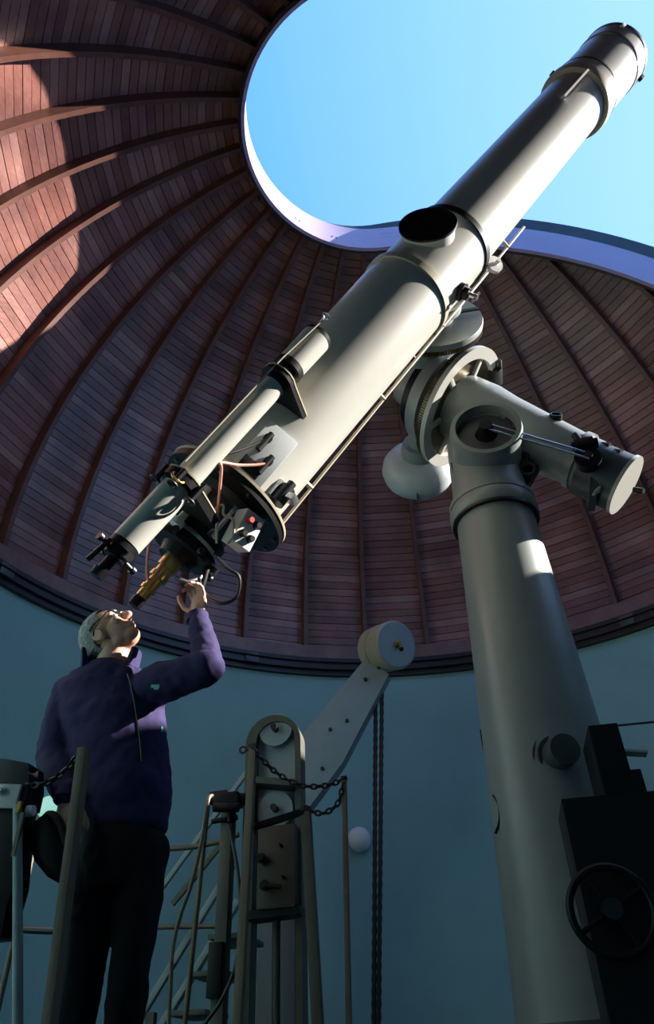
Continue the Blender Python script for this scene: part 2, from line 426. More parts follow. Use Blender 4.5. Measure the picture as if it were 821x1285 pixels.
# outer casing of the dome near the slit (thickness between lining and roof)
# ================================================================== TELESCOPE
v1 = ray(282, 630).normalized(); v2 = ray(513, 367).normalized(); ev = (v2 - v1 * v1.dot(v2)).normalized()
AN = math.radians(68.5); A = v1 * math.cos(AN) + ev * math.sin(AN)
P0 = CAM + v1 * 3.3
def ax(s): return P0 + A * s
NC = (CAM - ax(1.0)); NC = (NC - A * NC.dot(A)).normalized()          # across the tube towards the viewer
NL = A.cross(NC); 
if NL.dot(RT) > 0: NL = -NL                                           # across the tube, left in the picture
def tp(s, l, c): return ax(s) + NL * l + NC * c
TR = 0.232
tel = thing('refracting_telescope', ax(0), 'long cream refracting telescope tube aimed up through the dome slit', 'telescope')
mb = MB().lathe(P0, A, [(0.02, 0.226), (1.56, 0.240)], 96); lower = part('lower_tube', mb, 'cream', tel, sharp=0.5)
mb = MB().lathe(P0, A, [(1.545, 0.23), (1.545, 0.252), (1.585, 0.252), (1.585, 0.23)], 96, closed=True); part('flange_ring', mb, 'cream2', tel)
mb = MB().lathe(P0, A, [(1.57, 0.232), (2.05, 0.232)], 96); cube = part('centre_section', mb, 'cream', tel)
mb = MB().lathe(P0, A, [(2.03, 0.21), (2.03, 0.241), (2.065, 0.241), (2.065, 0.21)], 96, closed=True); part('flange_ring', mb, 'black', tel)
mb = MB().lathe(P0, A, [(2.05, 0.218), (3.78, 0.203)], 96); part('upper_tube', mb, 'cream', tel)
mb = MB().lathe(P0, A, [(3.74, 0.195), (3.74, 0.236), (3.76, 0.240), (3.80, 0.240), (3.80, 0.195)], 96, closed=True); part('cell_ring', mb, 'cream2', tel)
mb = MB().lathe(P0, A, [(3.80, 0.19), (3.80, 0.226), (3.90, 0.226), (3.90, 0.221), (4.28, 0.221), (4.28, 0.226), (4.42, 0.226), (4.42, 0.19)], 96, closed=True)
dew = part('dew_cap', mb, 'cream', tel)
part('lens', MB().lathe(P0, A, [(3.83, 0.192), (3.845, 0.192)], 64), 'glass', tel)
part('cap_rim', MB().lathe(P0, A, [(4.415, 0.222), (4.415, 0.230), (4.435, 0.230), (4.435, 0.222)], 96, closed=True), 'dgrey', dew)
for s_ in (3.905, 4.285): part('cap_band', MB().lathe(P0, A, [(s_, 0.22), (s_, 0.2275), (s_ + 0.012, 0.2275), (s_ + 0.012, 0.22)], 96, closed=True), 'dgrey', dew)
part('catch', MB().box(tp(4.40, -0.225, 0.06), 0.05, 0.03, 0.035, (A, NC, NL)), 'black', dew, 0.004)
part('catch', MB().box(tp(4.40, 0.10, 0.205), 0.05, 0.03, 0.02, (A, NL, NC)), 'white', dew, 0.004)
part('catch', MB().box(tp(3.77, 0.235, 0.03), 0.03, 0.03, 0.025, (A, NC, NL)), 'dgrey', dew, 0.004)
part('sight_bar', MB().bar(tp(3.36, 0.075, 0.236), tp(3.72, 0.075, 0.236), 0.012, 0.012, NC).bar(tp(3.40, 0.075, 0.19), tp(3.40, 0.075, 0.236), 0.012, 0.012).bar(tp(3.69, 0.075, 0.19), tp(3.69, 0.075, 0.236), 0.012, 0.012), 'white', tel, label='slim white bar along the upper tube')
# rod along the lower edge of the tube
def rod_pt(s, r, ang_): return ax(s) + (-NL * math.cos(ang_) + NC * math.sin(ang_)) * r
mb = MB().tube([rod_pt(s_, 0.262, -0.12) for s_ in (0.03, 1.0, 2.0, 2.62)], 0.008, 8)
for s_ in (0.35, 1.0, 1.62, 2.4): mb.bar(rod_pt(s_, 0.20, -0.12), rod_pt(s_, 0.268, -0.12), 0.014, 0.02)
part('focus_rod', mb, 'cream2', tel)
mb = MB().tube([rod_pt(s_, 0.275, -0.28) for s_ in (1.30, 2.28)], 0.012, 8)
for s_ in (1.35, 1.9, 2.25): mb.bar(rod_pt(s_, 0.20, -0.28), rod_pt(s_, 0.28, -0.28), 0.02, 0.03)
part('clamp_rod', mb, 'black', tel)
# finder port on the centre section
pd = (NL * 0.60 + NC * 0.80).normalized(); pc = ax(1.83)
port = part('camera_port', MB().lathe(pc, pd, [(0.15, 0.138), (0.25, 0.138), (0.25, 0.150), (0.265, 0.150), (0.265, 0.130), (0.15, 0.130)], 48, closed=True), 'cream', tel)
part('port_cover', MB().lathe(pc, pd, [(0.16, 0.132), (0.258, 0.132)], 48), 'black', port)
part('port_rim', MB().lathe(pc, pd, [(0.256, 0.13), (0.256, 0.152), (0.268, 0.152), (0.268, 0.126)], 48, closed=True), 'black', port)
# clamp knob at the lower right of the centre section
kd = (-NL * 0.86 + NC * 0.50).normalized(); kc = ax(1.74) + kd * 0.225
knob = part('clamp_knob', MB().lathe(kc, kd, [(0, 0.05), (0.03, 0.05), (0.03, 0.035), (0.06, 0.035)], 20), 'black', tel)
part('clamp_screw', MB().cyl(kc + kd * 0.05, kc + kd * 0.11, 0.016, seg=12).box(kc + kd * 0.10, 0.08, 0.014, 0.014, (A, NC, NL)), 'chrome', knob)
wh = kd; wc = ax(2.12) + (-NL * 0.97 + NC * 0.22) * 0.265
part('hand_wheel', MB().lathe(wc, NC, [(-0.012, 0.05), (0.012, 0.05)], 24).cyl(wc - NC * 0.06, wc + NC * 0.05, 0.012), 'white', tel)
# tail plate
mb = MB().lathe(P0, A, [(-0.015, 0.305), (0.022, 0.305)], 96); tail = part('tail_plate', mb, 'black', tel)
part('tail_rim', MB().lathe(P0, A, [(0.018, 0.296), (0.018, 0.309), (0.030, 0.309), (0.030, 0.296)], 96, closed=True), 'cream2', tail)
for k in range(12):
    t = 2 * PI * k / 12 + 0.2; q = P0 + (NL * math.cos(t) + NC * math.sin(t)) * 0.28
    part('bolt', MB().cyl(q - A * 0.026, q - A * 0.010, 0.011, seg=6), 'dgrey', tail)
# eye end
mb = MB().lathe(P0, -A, [(0.0, 0.19), (0.05, 0.185), (0.05, 0.135), (0.20, 0.125), (0.20, 0.10)], 56); ee = part('eye_end', mb, 'dgrey', tel)
part('position_drum', MB().lathe(P0, -A, [(0.19, 0.10), (0.19, 0.145), (0.235, 0.145), (0.235, 0.125), (0.275, 0.125), (0.275, 0.15), (0.305, 0.15), (0.305, 0.09), (0.35, 0.075), (0.35, 0.05)], 56), 'black', tel)
part('drum_ring', MB().lathe(P0, -A, [(0.24, 0.127), (0.24, 0.147), (0.256, 0.147), (0.256, 0.127)], 56, closed=True), 'chrome', tel)
for k in range(8):
    t = 2 * PI * k / 8 + 0.35; d = NL * math.cos(t) + NC * math.sin(t)
    part('drum_handle', MB().cyl(ax(-0.29) + d * 0.14, ax(-0.29) + d * 0.185, 0.012, 0.016, seg=10), 'iron', tel)
for (l, c, s0, s1, r, m_) in ((0.09, 0.13, -0.02, -0.24, 0.017, 'white'), (0.15, 0.06, -0.02, -0.30, 0.014, 'brass'), (-0.05, 0.155, -0.02, -0.19, 0.012, 'chrome'), (0.16, -0.04, -0.02, -0.24, 0.016, 'iron')):
    part('focus_spindle', MB().cyl(tp(s0, l, c), tp(s1, l, c), r).cyl(tp(s1, l, c), tp(s1 - 0.03, l, c), r * 1.8), m_, tel)
part('focus_wheel', MB().torus(tp(-0.16, 0.14, 0.10), (NL * 0.4 + NC * 0.9), 0.045, 0.009).cyl(tp(-0.16, 0.10, 0.06), tp(-0.16, 0.15, 0.11), 0.012), 'iron', tel)
part('focus_wheel', MB().torus(tp(-0.09, 0.18, 0.02), NL, 0.04, 0.009).cyl(tp(-0.09, 0.10, 0.02), tp(-0.09, 0.19, 0.02), 0.012), 'iron', tel)
ey = part('eyepiece', MB().lathe(P0, -A, [(0.34, 0.045), (0.40, 0.045), (0.40, 0.036), (0.43, 0.036), (0.43, 0.042), (0.455, 0.042), (0.455, 0.030), (0.50, 0.030), (0.50, 0.035), (0.52, 0.035), (0.52, 0.026), (0.56, 0.026)], 28), 'brass', tel)
part('eyecup', MB().lathe(P0, -A, [(0.555, 0.026), (0.57, 0.030), (0.60, 0.028), (0.60, 0.018)], 24), 'black', ey)
# bent lever under the drum
part('slow_motion_lever', MB().tube([tp(-0.30, -0.12, 0.06), tp(-0.36, -0.13, 0.09), tp(-0.41, -0.10, 0.11), tp(-0.43, -0.05, 0.11)], 0.008, 8), 'chrome', tel)
part('hand_grip', MB().caps(tp(-0.27, -0.11, 0.07), tp(-0.40, -0.165, 0.085), 0.017, 0.014), 'black', tel)
# control box with four knobs
bu = A * 0.92 + NL * 0.2; bu.normalize(); bn = (NC * 0.93 - NL * 0.36); bn = (bn - bu * bn.dot(bu)).normalized(); bs = bu.cross(bn)
bc = tp(-0.115, -0.135, 0.185)
cbx = part('control_box', MB().box(bc, 0.155, 0.10, 0.085, (bu, bs, bn)), 'white', tel, 0.006, label='white control box with red and black knobs')
for i, (du, ds, m_) in enumerate(((0.035, 0.02, 'black'), (0.035, -0.022, 'red'), (-0.03, 0.02, 'black'), (-0.03, -0.022, 'black'))):
    q = bc + bu * du + bs * ds + bn * 0.042
    part('knob', MB().lathe(q, bn, [(0, 0.017), (0.012, 0.016), (0.026, 0.012)], 16), m_, cbx)
part('box_bracket', MB().bar(tp(-0.02, -0.10, 0.13), bc, 0.02, 0.03), 'iron', tel)
# cables at the eye end
def spline(pts, n=10):
    pts = [V(p) for p in pts]; P = [pts[0] * 2 - pts[1]] + pts + [pts[-1] * 2 - pts[-2]]; out = []
    for i in range(1, len(P) - 2):
        for k in range(n):
            t = k / n; a_, b_, c_, d_ = P[i - 1], P[i], P[i + 1], P[i + 2]
            out.append(0.5 * ((2 * b_) + (c_ - a_) * t + (2 * a_ - 5 * b_ + 4 * c_ - d_) * t * t + (3 * b_ - a_ - 3 * c_ + d_) * t**3))
    out.append(pts[-1]); return out
part('cable', MB().tube(spline([at(268, 695, 2.98), at(284, 712, 2.93), at(300, 724, 2.92), at(297, 748, 2.92), at(280, 757, 2.92), at(262, 750, 2.94), at(253, 738, 2.97), at(250, 726, 3.02)]), 0.0075), 'rubber', tel, label='black rubber cable looping below control box')
part('cable', MB().tube(spline([at(272, 682, 3.0), at(272, 655, 3.0), at(270, 640, 3.0), at(280, 634, 3.0), at(281, 646, 3.0), at(292, 652, 3.0), at(293, 670, 2.99), at(286, 682, 2.99)]), 0.0055), 'tan', tel)
part('cable', MB().tube(spline([tp(0.155, -0.03, 0.26), tp(0.10, 0.01, 0.275), tp(0.04, 0.06, 0.30), tp(-0.02, 0.115, 0.34), tp(-0.04, 0.09, 0.33), at(272, 655, 3.0)]), 0.0065), 'orange', tel, label='salmon coloured cable')
part('cable', MB().tube(spline([at(192, 658, 2.93), at(188, 680, 2.92), at(185, 705, 2.93), at(188, 728, 2.98), tp(-0.36, 0.03, 0.03)]), 0.0065), 'orange', tel)
part('cable', MB().tube(spline([tp(0.245, 0.04, 0.256), tp(0.16, 0.07, 0.27), tp(0.07, 0.11, 0.29), tp(0.01, 0.15, 0.30)]), 0.006), 'rubber', tel)
# clock plate on the tube
jd = (NC * 0.99 + NL * 0.1).normalized(); jn = jd; ja = A; js = ja.cross(jn).normalized()
jc = tp(0.185, 0.005, 0.236)
jp = part('junction_plate', MB().box(jc, 0.29, 0.155, 0.02, (A, NL, NC)), 'blueg', tel, 0.003, label='small grey metal plate with cable sockets')
for (da, dl) in ((0.06, 0.035), (-0.02, -0.03)):
    q = jc + A * da + NL * dl
    part('socket', MB().cyl(q, q + NC * 0.03, 0.02, seg=14).cyl(q + NC * 0.02 - A * 0.07, q + NC * 0.02 + A * 0.03, 0.014, seg=12), 'iron', jp)
part('junction_cover', MB().box(jc - A * 0.09 + NL * 0.01, 0.06, 0.10, 0.05, (A, NL, NC)), 'black', jp, 0.004)
# tail motor on the right of the tube
mc = tp(0.125, -0.165, 0.19); md = (NC - NL).normalized()
mt = part('focus_motor', MB().lathe(mc - A * 0.05, A, [(0, 0.035), (0.09, 0.035), (0.09, 0.02), (0.12, 0.02)], 20), 'iron', tel)
part('motor_bracket', MB().box(mc - md * 0.03, 0.09, 0.09, 0.03, (A, md.cross(A), md)).box(mc + NC * 0.02 - NL * 0.03, 0.03, 0.05, 0.07, (A, md.cross(A), md)), 'chrome', mt, 0.004)

# ---- finder telescope riding on the left of the tube
def solve_off(px, s, c):
    lo, hi = 0.0, 1.2
    for _ in range(50):
        mid = (lo + hi) / 2; q = proj(tp(s, mid, c)); 
        # signed distance from the finder line through px along the tube's direction
        q2 = proj(tp(s + 0.5, mid, c)); d = ((q2[0] - q[0]), (q2[1] - q[1])); sd_ = (px[0] - q[0]) * d[1] - (px[1] - q[1]) * d[0]
        if sd_ > 0: lo = mid
        else: hi = mid
    return lo
FCc = 0.33
qa, qb = solve_off((187, 650), -0.3, FCc), solve_off((375, 450), 0.8, FCc)
FL = (qa + qb) / 2; print('finder offsets', qa, qb)
def fp(s, l=0.0, c=0.0): return tp(s, FL + l, FCc + c)
def fs_for(px):
    best = min((abs(proj(fp(i * 0.01))[0] - px[0]) + abs(proj(fp(i * 0.01))[1] - px[1]), i * 0.01) for i in range(-120, 220)); return best[1]
s_eye, s_join, s_thin, s_cap0, s_cap1 = fs_for((157, 683)), fs_for((221, 612)), fs_for((238, 592)), fs_for((358, 466)), fs_for((396, 425))
print('finder s', s_eye, s_join, s_thin, s_cap0, s_cap1)
fin = part('finder_telescope', MB().lathe(fp(0), A, [(s_eye, 0.060), (s_join, 0.062)], 40), 'cream', tel, label='slim cream finder telescope beside the main tube')
part('finder_tube', MB().lathe(fp(0), A, [(s_join - 0.01, 0.035), (s_join + 0.02, 0.05), (s_thin, 0.054), (s_cap0 - 0.02, 0.054)], 40), 'cream', fin)
part('finder_collar', MB().lathe(fp(0), A, [(s_cap0 - 0.10, 0.058), (s_cap0 - 0.02, 0.058), (s_cap0 - 0.02, 0.045), (s_cap0 + 0.0, 0.045), (s_cap0, 0.070), (s_cap0 + 0.03, 0.070)], 40), 'black', fin)
part('finder_cap', MB().lathe(fp(0), A, [(s_cap0 + 0.03, 0.066), (s_cap1, 0.068)], 40), 'cream', fin)
part('finder_rim', MB().lathe(fp(0), A, [(s_cap1 - 0.005, 0.069), (s_cap1 + 0.012, 0.069), (s_cap1 + 0.012, 0.062), (s_cap1 - 0.005, 0.062)], 40, closed=True), 'black', fin)
part('finder_lens', MB().lathe(fp(0), A, [(s_cap1 - 0.004, 0.063), (s_cap1 + 0.004, 0.063)], 32), 'glass', fin)
part('finder_eyepiece', MB().lathe(fp(0), -A, [(-s_eye - 0.01, 0.058), (-s_eye + 0.03, 0.060), (-s_eye + 0.03, 0.045), (-s_eye + 0.07, 0.045), (-s_eye + 0.07, 0.022), (-s_eye + 0.13, 0.022), (-s_eye + 0.13, 0.030), (-s_eye + 0.16, 0.028)], 32), 'black', fin)
for k in range(4):
    t = PI / 2 * k + 0.5; d = NL * math.cos(t) + NC * math.sin(t); q = fp(s_eye - 0.05)
    part('finder_screw', MB().cyl(q + d * 0.035, q + d * 0.085, 0.009, seg=10).cyl(q + d * 0.085, q + d * 0.10, 0.016, seg=12), 'iron', fin)
part('finder_screw', MB().cyl(fp(s_eye - 0.03, 0.05, 0.03), fp(s_eye - 0.14, 0.06, 0.03), 0.010, seg=10), 'iron', fin)
part('sight_wire', MB().tube([fp(s_thin, 0.045, 0.052), fp(s_cap0, 0.045, 0.062), fp(s_cap1 + 0.02, 0.03, 0.085)], 0.004, 6), 'cream2', fin)
part('sight_post', MB().cyl(fp(s_cap1, 0.03, 0.05), fp(s_cap1 + 0.03, 0.03, 0.10), 0.006, seg=8).torus(fp(s_cap1 + 0.045, 0.028, 0.105), A, 0.016, 0.004, 16, 6), 'chrome', fin)
# finder brackets
def web(s, th, mname, r_f, half):
    q = fp(s); d = (ax(s) - q); d = (d - A * d.dot(A)); L = d.length; d.normalize(); n_ = A.cross(d)
    pts = []
    for k in range(9):
        t = PI / 2 + PI * k / 8; pts.append(q + d * (r_f * math.cos(t)) + n_ * (r_f * math.sin(t)))
    e = L - 0.205
    pts += [q + d * e - n_ * half, q + d * (e + 0.03), q + d * e + n_ * half]
    m_ = MB().prism([p - A * th / 2 for p in pts], A * th); return m_
part('finder_bracket', web(s_cap0 - 0.06, 0.022, 'black', 0.078, 0.13), 'black', fin)
part('bracket_edge', web(s_cap0 - 0.045, 0.006, 'cream2', 0.080, 0.132), 'cream2', fin)
part('finder_bracket', web(s_join + 0.03, 0.035, 'black', 0.082, 0.14), 'black', fin)
part('bracket_edge', web(s_join + 0.052, 0.006, 'cream2', 0.084, 0.142), 'cream2', fin)
for (l, c) in ((0.02, 0.085), (0.085, 0.0), (-0.07, 0.06)):
    q = fp(s_join + 0.02, l, c); part('bracket_screw', MB().cyl(q - A * 0.045, q + A * 0.03, 0.012, seg=12).torus(q - A * 0.045, A, 0.020, 0.006, 16, 6), 'iron', fin)
part('bracket_ring', MB().torus(fp(s_join + 0.012, 0.02, 0.075), (A + NC).normalized(), 0.026, 0.006, 24, 8), 'brass', fin)

# ================================================================== MOUNT
lat = math.radians(44); PA = V((-math.cos(lat), 0, math.sin(lat)))
H = ax(1.74) + V((-0.10, 0.99, -0.06)).normalized() * 0.79; TD = ax(1.83); D = (H - TD).normalized()
PX, PZ0, PZT = 0.315, 1.66, 3.93
mnt = thing('equatorial_mount', (PX, 0, PZT), 'grey equatorial mount with toothed wheels and counterweight on top of the pier', 'mount')
def gearpts(c, axd, r, n, tooth, hint=None):
    u, v_, w_ = frame(axd, hint); out = []
    for k in range(n):
        for (dt_, rr) in ((0.0, r), (0.30, r), (0.42, r - tooth), (0.88, r - tooth)):
            t = 2 * PI * (k + dt_) / n; out.append(c + (u * math.cos(t) + v_ * math.sin(t)) * rr)
    return out
part('saddle', MB().lathe(TD, D, [(0.18, 0.19), (0.24, 0.19), (0.24, 0.15), (0.31, 0.15)], 48), 'grey', mnt)
dc = part('declination_wheel', MB().lathe(TD, D, [(0.30, 0.315), (0.312, 0.32), (0.335, 0.32), (0.335, 0.16)], 96), 'grey', mnt)
part('wheel_teeth', MB().prism(gearpts(TD + D * 0.335, D, 0.322, 130, 0.008), D * 0.03), 'gear', dc)
part('wheel_arm', MB().bar(TD + D * 0.297, TD + D * 0.297 + V((0.30, 0.03, 0.03)), 0.02, 0.012), 'dgrey', dc)
part('declination_housing', MB().lathe(TD, D, [(0.33, 0.16), (0.42, 0.11), (0.60, 0.11), (0.70, 0.13), (0.88, 0.13), (0.93, 0.10)], 48), 'grey', mnt)
cs = part('counterweight_shaft', MB().lathe(H, D, [(0.10, 0.085), (0.42, 0.075), (0.42, 0.11), (0.46, 0.12), (0.52, 0.12), (0.52, 0.10)], 40), 'grey', mnt)
cw = part('counterweight', MB().lathe(H, D, [(0.50, 0.10), (0.52, 0.16), (0.55, 0.205), (0.60, 0.238), (0.66, 0.245), (0.72, 0.225), (0.75, 0.19), (0.75, 0.02)], 64), 'blueg', mnt, label='bell shaped pale counterweight')
q_ = H + D * 0.58
tq = (q_ - CAM).normalized()
u_, v_, w_ = frame(D)
part('lifting_eye', MB().torus(H + D * 0.63 - Z * 0.235 - X * 0.03, X, 0.022, 0.006, 18, 6), 'iron', cw)
# polar head, drum and hour wheel along the polar axis
def pol(s): return H - PA * s
part('polar_head', MB().lathe(H, -PA, [(-0.15, 0.09), (-0.13, 0.13), (-0.02, 0.15), (0.04, 0.17)], 56), 'grey', mnt)
part('hour_drum', MB().lathe(H, -PA, [(0.02, 0.20), (0.02, 0.245), (0.09, 0.245), (0.09, 0.20)], 64), 'black', mnt)
part('hour_circle', MB().lathe(H, -PA, [(0.09, 0.20), (0.09, 0.29), (0.12, 0.30), (0.17, 0.30), (0.17, 0.2)], 72), 'grey', mnt)
hw = part('hour_wheel', MB().lathe(pol(0), -PA, [(0.235, 0.355), (0.235, 0.31), (0.305, 0.31), (0.305, 0.38), (0.275, 0.38), (0.275, 0.355)], 96, closed=True), 'cream', mnt)
part('wheel_teeth', MB().prism(gearpts(pol(0.237), -PA, 0.370, 150, 0.008), -PA * 0.038), 'gear', hw)
hu, hv, _ = frame(PA)
for k in range(6):
    t = 2 * PI * k / 6 + 0.3; d = hu * math.cos(t) + hv * math.sin(t)
    part('wheel_spoke', MB().bar(pol(0.27) + d * 0.1, pol(0.27) + d * 0.335, 0.05, 0.03, PA), 'cream', hw, 0.004)
part('worm_box', MB().box(pol(0.31) + hu * 0.33, 0.05, 0.12, 0.07, (hu, hv, PA)).cyl(pol(0.31) + hu * 0.36 - hv * 0.10, pol(0.31) + hu * 0.36 + hv * 0.10, 0.022), 'iron', mnt, 0.005)
ph_ = part('polar_housing', MB().lathe(H, -PA, [(0.16, 0.16), (0.30, 0.205), (0.46, 0.205), (0.60, 0.185), (1.06, 0.150), (1.06, 0.165), (1.10, 0.165), (1.10, 0.150), (1.16, 0.150)], 64), 'grey', mnt)
pe = part('polar_end', MB().lathe(H - Z * 0.03, -PA, [(1.11, 0.160), (1.33, 0.160), (1.33, 0.10)], 48), 'dgrey', mnt)
part('end_disc', MB().lathe(H - Z * 0.03, -PA, [(1.325, 0.168), (1.345, 0.168), (1.345, 0.02)], 48), 'cream', pe)
part('end_flange', MB().prism([pol(1.12) + Z * -0.08 + Y * -0.13, pol(1.04) + Z * -0.33 + Y * -0.08, pol(1.04) + Z * -0.33 + Y * 0.06, pol(1.12) + Z * -0.08 + Y * 0.14], X * 0.04), 'dgrey', pe)
part('end_lever', MB().tube([pol(1.13) - Z * 0.23 - Y * 0.09, pol(1.10) - Z * 0.28 - Y * 0.10, pol(1.06) - Z * 0.33 - Y * 0.10], [0.008, 0.014, 0.006], 8), 'cream', pe)
for (s_, dz, r) in ((1.33, -0.13, 0.014), (1.28, 0.10, 0.018), (1.22, 0.12, 0.014)):
    q = pol(s_) - Y * 0.12 + Z * (dz - 0.03); part('end_screw', MB().cyl(q, q - PA * 0.05 - Y * 0.02, r, seg=12), 'black', pe)
part('grease_cup', MB().lathe(aty(697, 529, -0.115), V((0.15, -0.80, 0.40)), [(0, 0.035), (0.045, 0.035), (0.045, 0.026), (0.03, 0.024)], 20), 'black', ph_)
part('inspection_plug', MB().lathe(aty(600, 499, -0.165), V((-0.1, -0.8, 0.45)), [(0, 0.032), (0.02, 0.032)], 20), 'dgrey', ph_)
# slow motion gear cluster
gc_ = aty(738, 574, -0.20)
sg = part('slow_motion_gear', MB().lathe(gc_ + Y * 0.06, -Y, [(0, 0.055), (0.05, 0.055), (0.05, 0.068), (0.065, 0.068), (0.065, 0.05)], 24), 'black', mnt)
part('gear_hub', MB().cyl(gc_, gc_ - Y * 0.03, 0.022, seg=14), 'iron', sg)
part('gear_block', MB().box(gc_ + Z * 0.09 + X * 0.0, 0.10, 0.06, 0.05).cyl(gc_ + Z * 0.09 - X * 0.06 , gc_ + Z * 0.09 + X * 0.07, 0.028).cyl(gc_ + Z * 0.07, gc_ + Z * 0.17 - X * 0.03, 0.018), 'black', sg, 0.004)
# pier head
BZ = aty(610, 540, -0.27)
hd = part('pier_head', MB().lathe((PX, 0, PZT - 0.01), Z, [(0, 0.228), (0.03, 0.228), (0.03, 0.205), (0.20, 0.192), (0.42, 0.186), (0.50, 0.175), (0.58, 0.12)], 72), 'grey', mnt)
part('side_boss', MB().lathe(V((BZ.x, -0.30, BZ.z)), Y, [(0, 0.160), (0, 0.185), (0.03, 0.192), (0.10, 0.186), (0.55, 0.186), (0.58, 0.14), (0.06, 0.14), (0.06, 0.160)], 72, closed=True), 'grey', mnt)
part('boss_cover', MB().lathe(V((BZ.x, -0.24, BZ.z)), Y, [(0, 0.163), (0.05, 0.163)], 56), 'dgrey', mnt)
part('boss_hub', MB().lathe(V((BZ.x, -0.24, BZ.z)), -Y, [(0, 0.06), (0.02, 0.045), (0.08, 0.035), (0.08, 0.01)], 24), 'black', mnt)
for dz in (0.015, -0.025):
    part('drive_rod', MB().cyl(V((BZ.x, -0.31, BZ.z + dz)), gc_ + Z * dz - Y * 0.02, 0.006, seg=8), 'chrome', mnt)
part('cable_strap', MB().bar(V((BZ.x - 0.17, -0.08, PZT + 0.02)), V((BZ.x - 0.19, -0.06, PZT + 0.30)), 0.03, 0.03), 'black', mnt)
part('brace', MB().bar(V((PX + 0.17, 0.02, PZT + 0.12)), pol(0.80) - Z * 0.12, 0.07, 0.05), 'black', mnt)
part('brace_coupling', MB().torus(V((PX + 0.22, -0.06, PZT + 0.18)), Y, 0.04, 0.014, 20, 8).torus(V((PX + 0.21, -0.06, PZT + 0.27)), Y, 0.03, 0.012, 20, 8), 'iron', mnt)

# pier ---------------------------------------------------------------
pier = thing('telescope_pier', (PX, 0, 0), 'tall tapering grey column carrying the telescope mount', 'pier')
rz = lambda z: 0.2 + (PZT - z) * 0.042
part('column', MB().lathe((PX, 0, 0), Z, [(PZ0 - 0.02, rz(PZ0)), (PZT - 0.05, rz(PZT))], 96), 'grey', pier)
part('collar', MB().lathe((PX, 0, 0), Z, [(PZT - 0.10, 0.19), (PZT - 0.10, 0.222), (PZT - 0.085, 0.232), (PZT - 0.03, 0.232), (PZT - 0.01, 0.222), (PZT - 0.01, 0.19)], 96, closed=True), 'grey', pier)
part('collar_edge', MB().lathe((PX, 0, 0), Z, [(PZT - 0.112, 0.19), (PZT - 0.112, 0.226), (PZT - 0.098, 0.226), (PZT - 0.098, 0.19)], 96, closed=True), 'iron', pier)
part('base', MB().lathe((PX, 0, 0), Z, [(0, 0.35), (0.25, 0.35), (0.25, 0.335), (PZ0 - 0.06, 0.325), (PZ0 - 0.06, 0.31), (PZ0 - 0.01, 0.30)], 72), 'dgrey', pier)
q = aty(702, 946, -0.24)
pt = part('port_stub', MB().lathe(V((q.x - 0.02, -0.19, q.z)), V((0.25, -1, -0.1)), [(0, 0.095), (0.04, 0.095), (0.04, 0.082), (0.055, 0.078), (0.055, 0.062), (0.15, 0.058), (0.15, 0.02)], 40), 'dgrey', pier)
q = aty(611, 928, 0.02); part('catch', MB().box(q - X * 0.004, 0.04, 0.06, 0.075), 'black', pier, 0.004)
part('hook', MB().tube(spline([aty(619, 998, -0.10), aty(626, 1010, -0.12), aty(627, 1030, -0.12), aty(622, 1046, -0.10)]), 0.005, 6), 'black', pier)

# black drive cabinet beside the pier
YC = -0.60
def CB(px, py, dy=0.0): return aty(px, py, YC + dy)
c0, c1, c2, c3 = CB(738, 912), CB(776, 910), CB(803, 966), CB(704, 1002)
cab = thing('drive_cabinet', (c3.x + 0.3, YC + 0.13, 0), 'tall black metal drive cabinet standing before the pier', 'cabinet')
zt1 = c3.z; zb = c0.z
part('body', MB().box((c3.x + 0.34, YC + 0.12, zt1 / 2), 0.68, 0.24, zt1), 'black', cab, 0.006)
part('upper_box', MB().box(((c0.x + c1.x) / 2, YC + 0.125, (zt1 + zb) / 2), (c1.x - c0.x), 0.25, zb - zt1 + 0.01), 'black', cab, 0.005)
part('side_box', MB().box(((c1.x + c2.x) / 2, YC + 0.125, (zt1 + c2.z) / 2), c2.x - c1.x + 0.01, 0.25, c2.z - zt1 + 0.01), 'black', cab, 0.005)
part('lamp_cap', MB().caps(CB(806, 1000, 0.02), CB(825, 1006, 0.02), 0.014), 'globe', cab)
part('thin_rod', MB().cyl(CB(770, 911, 0.01), CB(860, 902, 0.01), 0.004, seg=8), 'iron', cab)
part('bracket_shelf', MB().bar(CB(780, 944, 0.03), CB(812, 946, 0.03), 0.008, 0.05), 'blueg', cab)
hq = CB(768, 1142, -0.05)
hwl = part('hand_wheel', MB().torus(hq, Y, 0.12, 0.012, 40, 10), 'black', cab)
part('wheel_hub', MB().cyl(hq - Y * 0.03, hq + Y * 0.06, 0.03), 'iron', hwl)
for k in range(4):
    t = PI / 2 * k + 0.5; d = X * math.cos(t) + Z * math.sin(t); part('spoke', MB().cyl(hq, hq + d * 0.12, 0.008, seg=8), 'black', hwl)

# ================================================================== DOME DRIVE ARM on the wall side
YA = 2.3
d0 = aty(487, 812, YA); 
arm = thing('dome_drive_arm', aty(385, 985, YA), 'slanting pale steel arm with a round drum cover at its top end', 'machine')
dA = V((0.66, -0.70, -0.26)).normalized()
drum = part('drum_cover', MB().lathe(d0 - dA * 0.18, dA, [(0, 0.175), (0.01, 0.19), (0.12, 0.196), (0.12, 0.188), (0.14, 0.188), (0.14, 0.198), (0.29, 0.20), (0.30, 0.19), (0.30, 0.02)], 56), 'cream2', arm, label='round drum cover')
part('drum_face', MB().lathe(d0 - dA * 0.18, dA, [(0.298, 0.192), (0.306, 0.183), (0.306, 0.01)], 56), 'steelblue', drum)
q = d0 + dA * 0.126; part('axle_nut', MB().lathe(q, dA, [(0, 0.03), (0.025, 0.03), (0.025, 0.018), (0.045, 0.018)], 16), 'brass', drum)
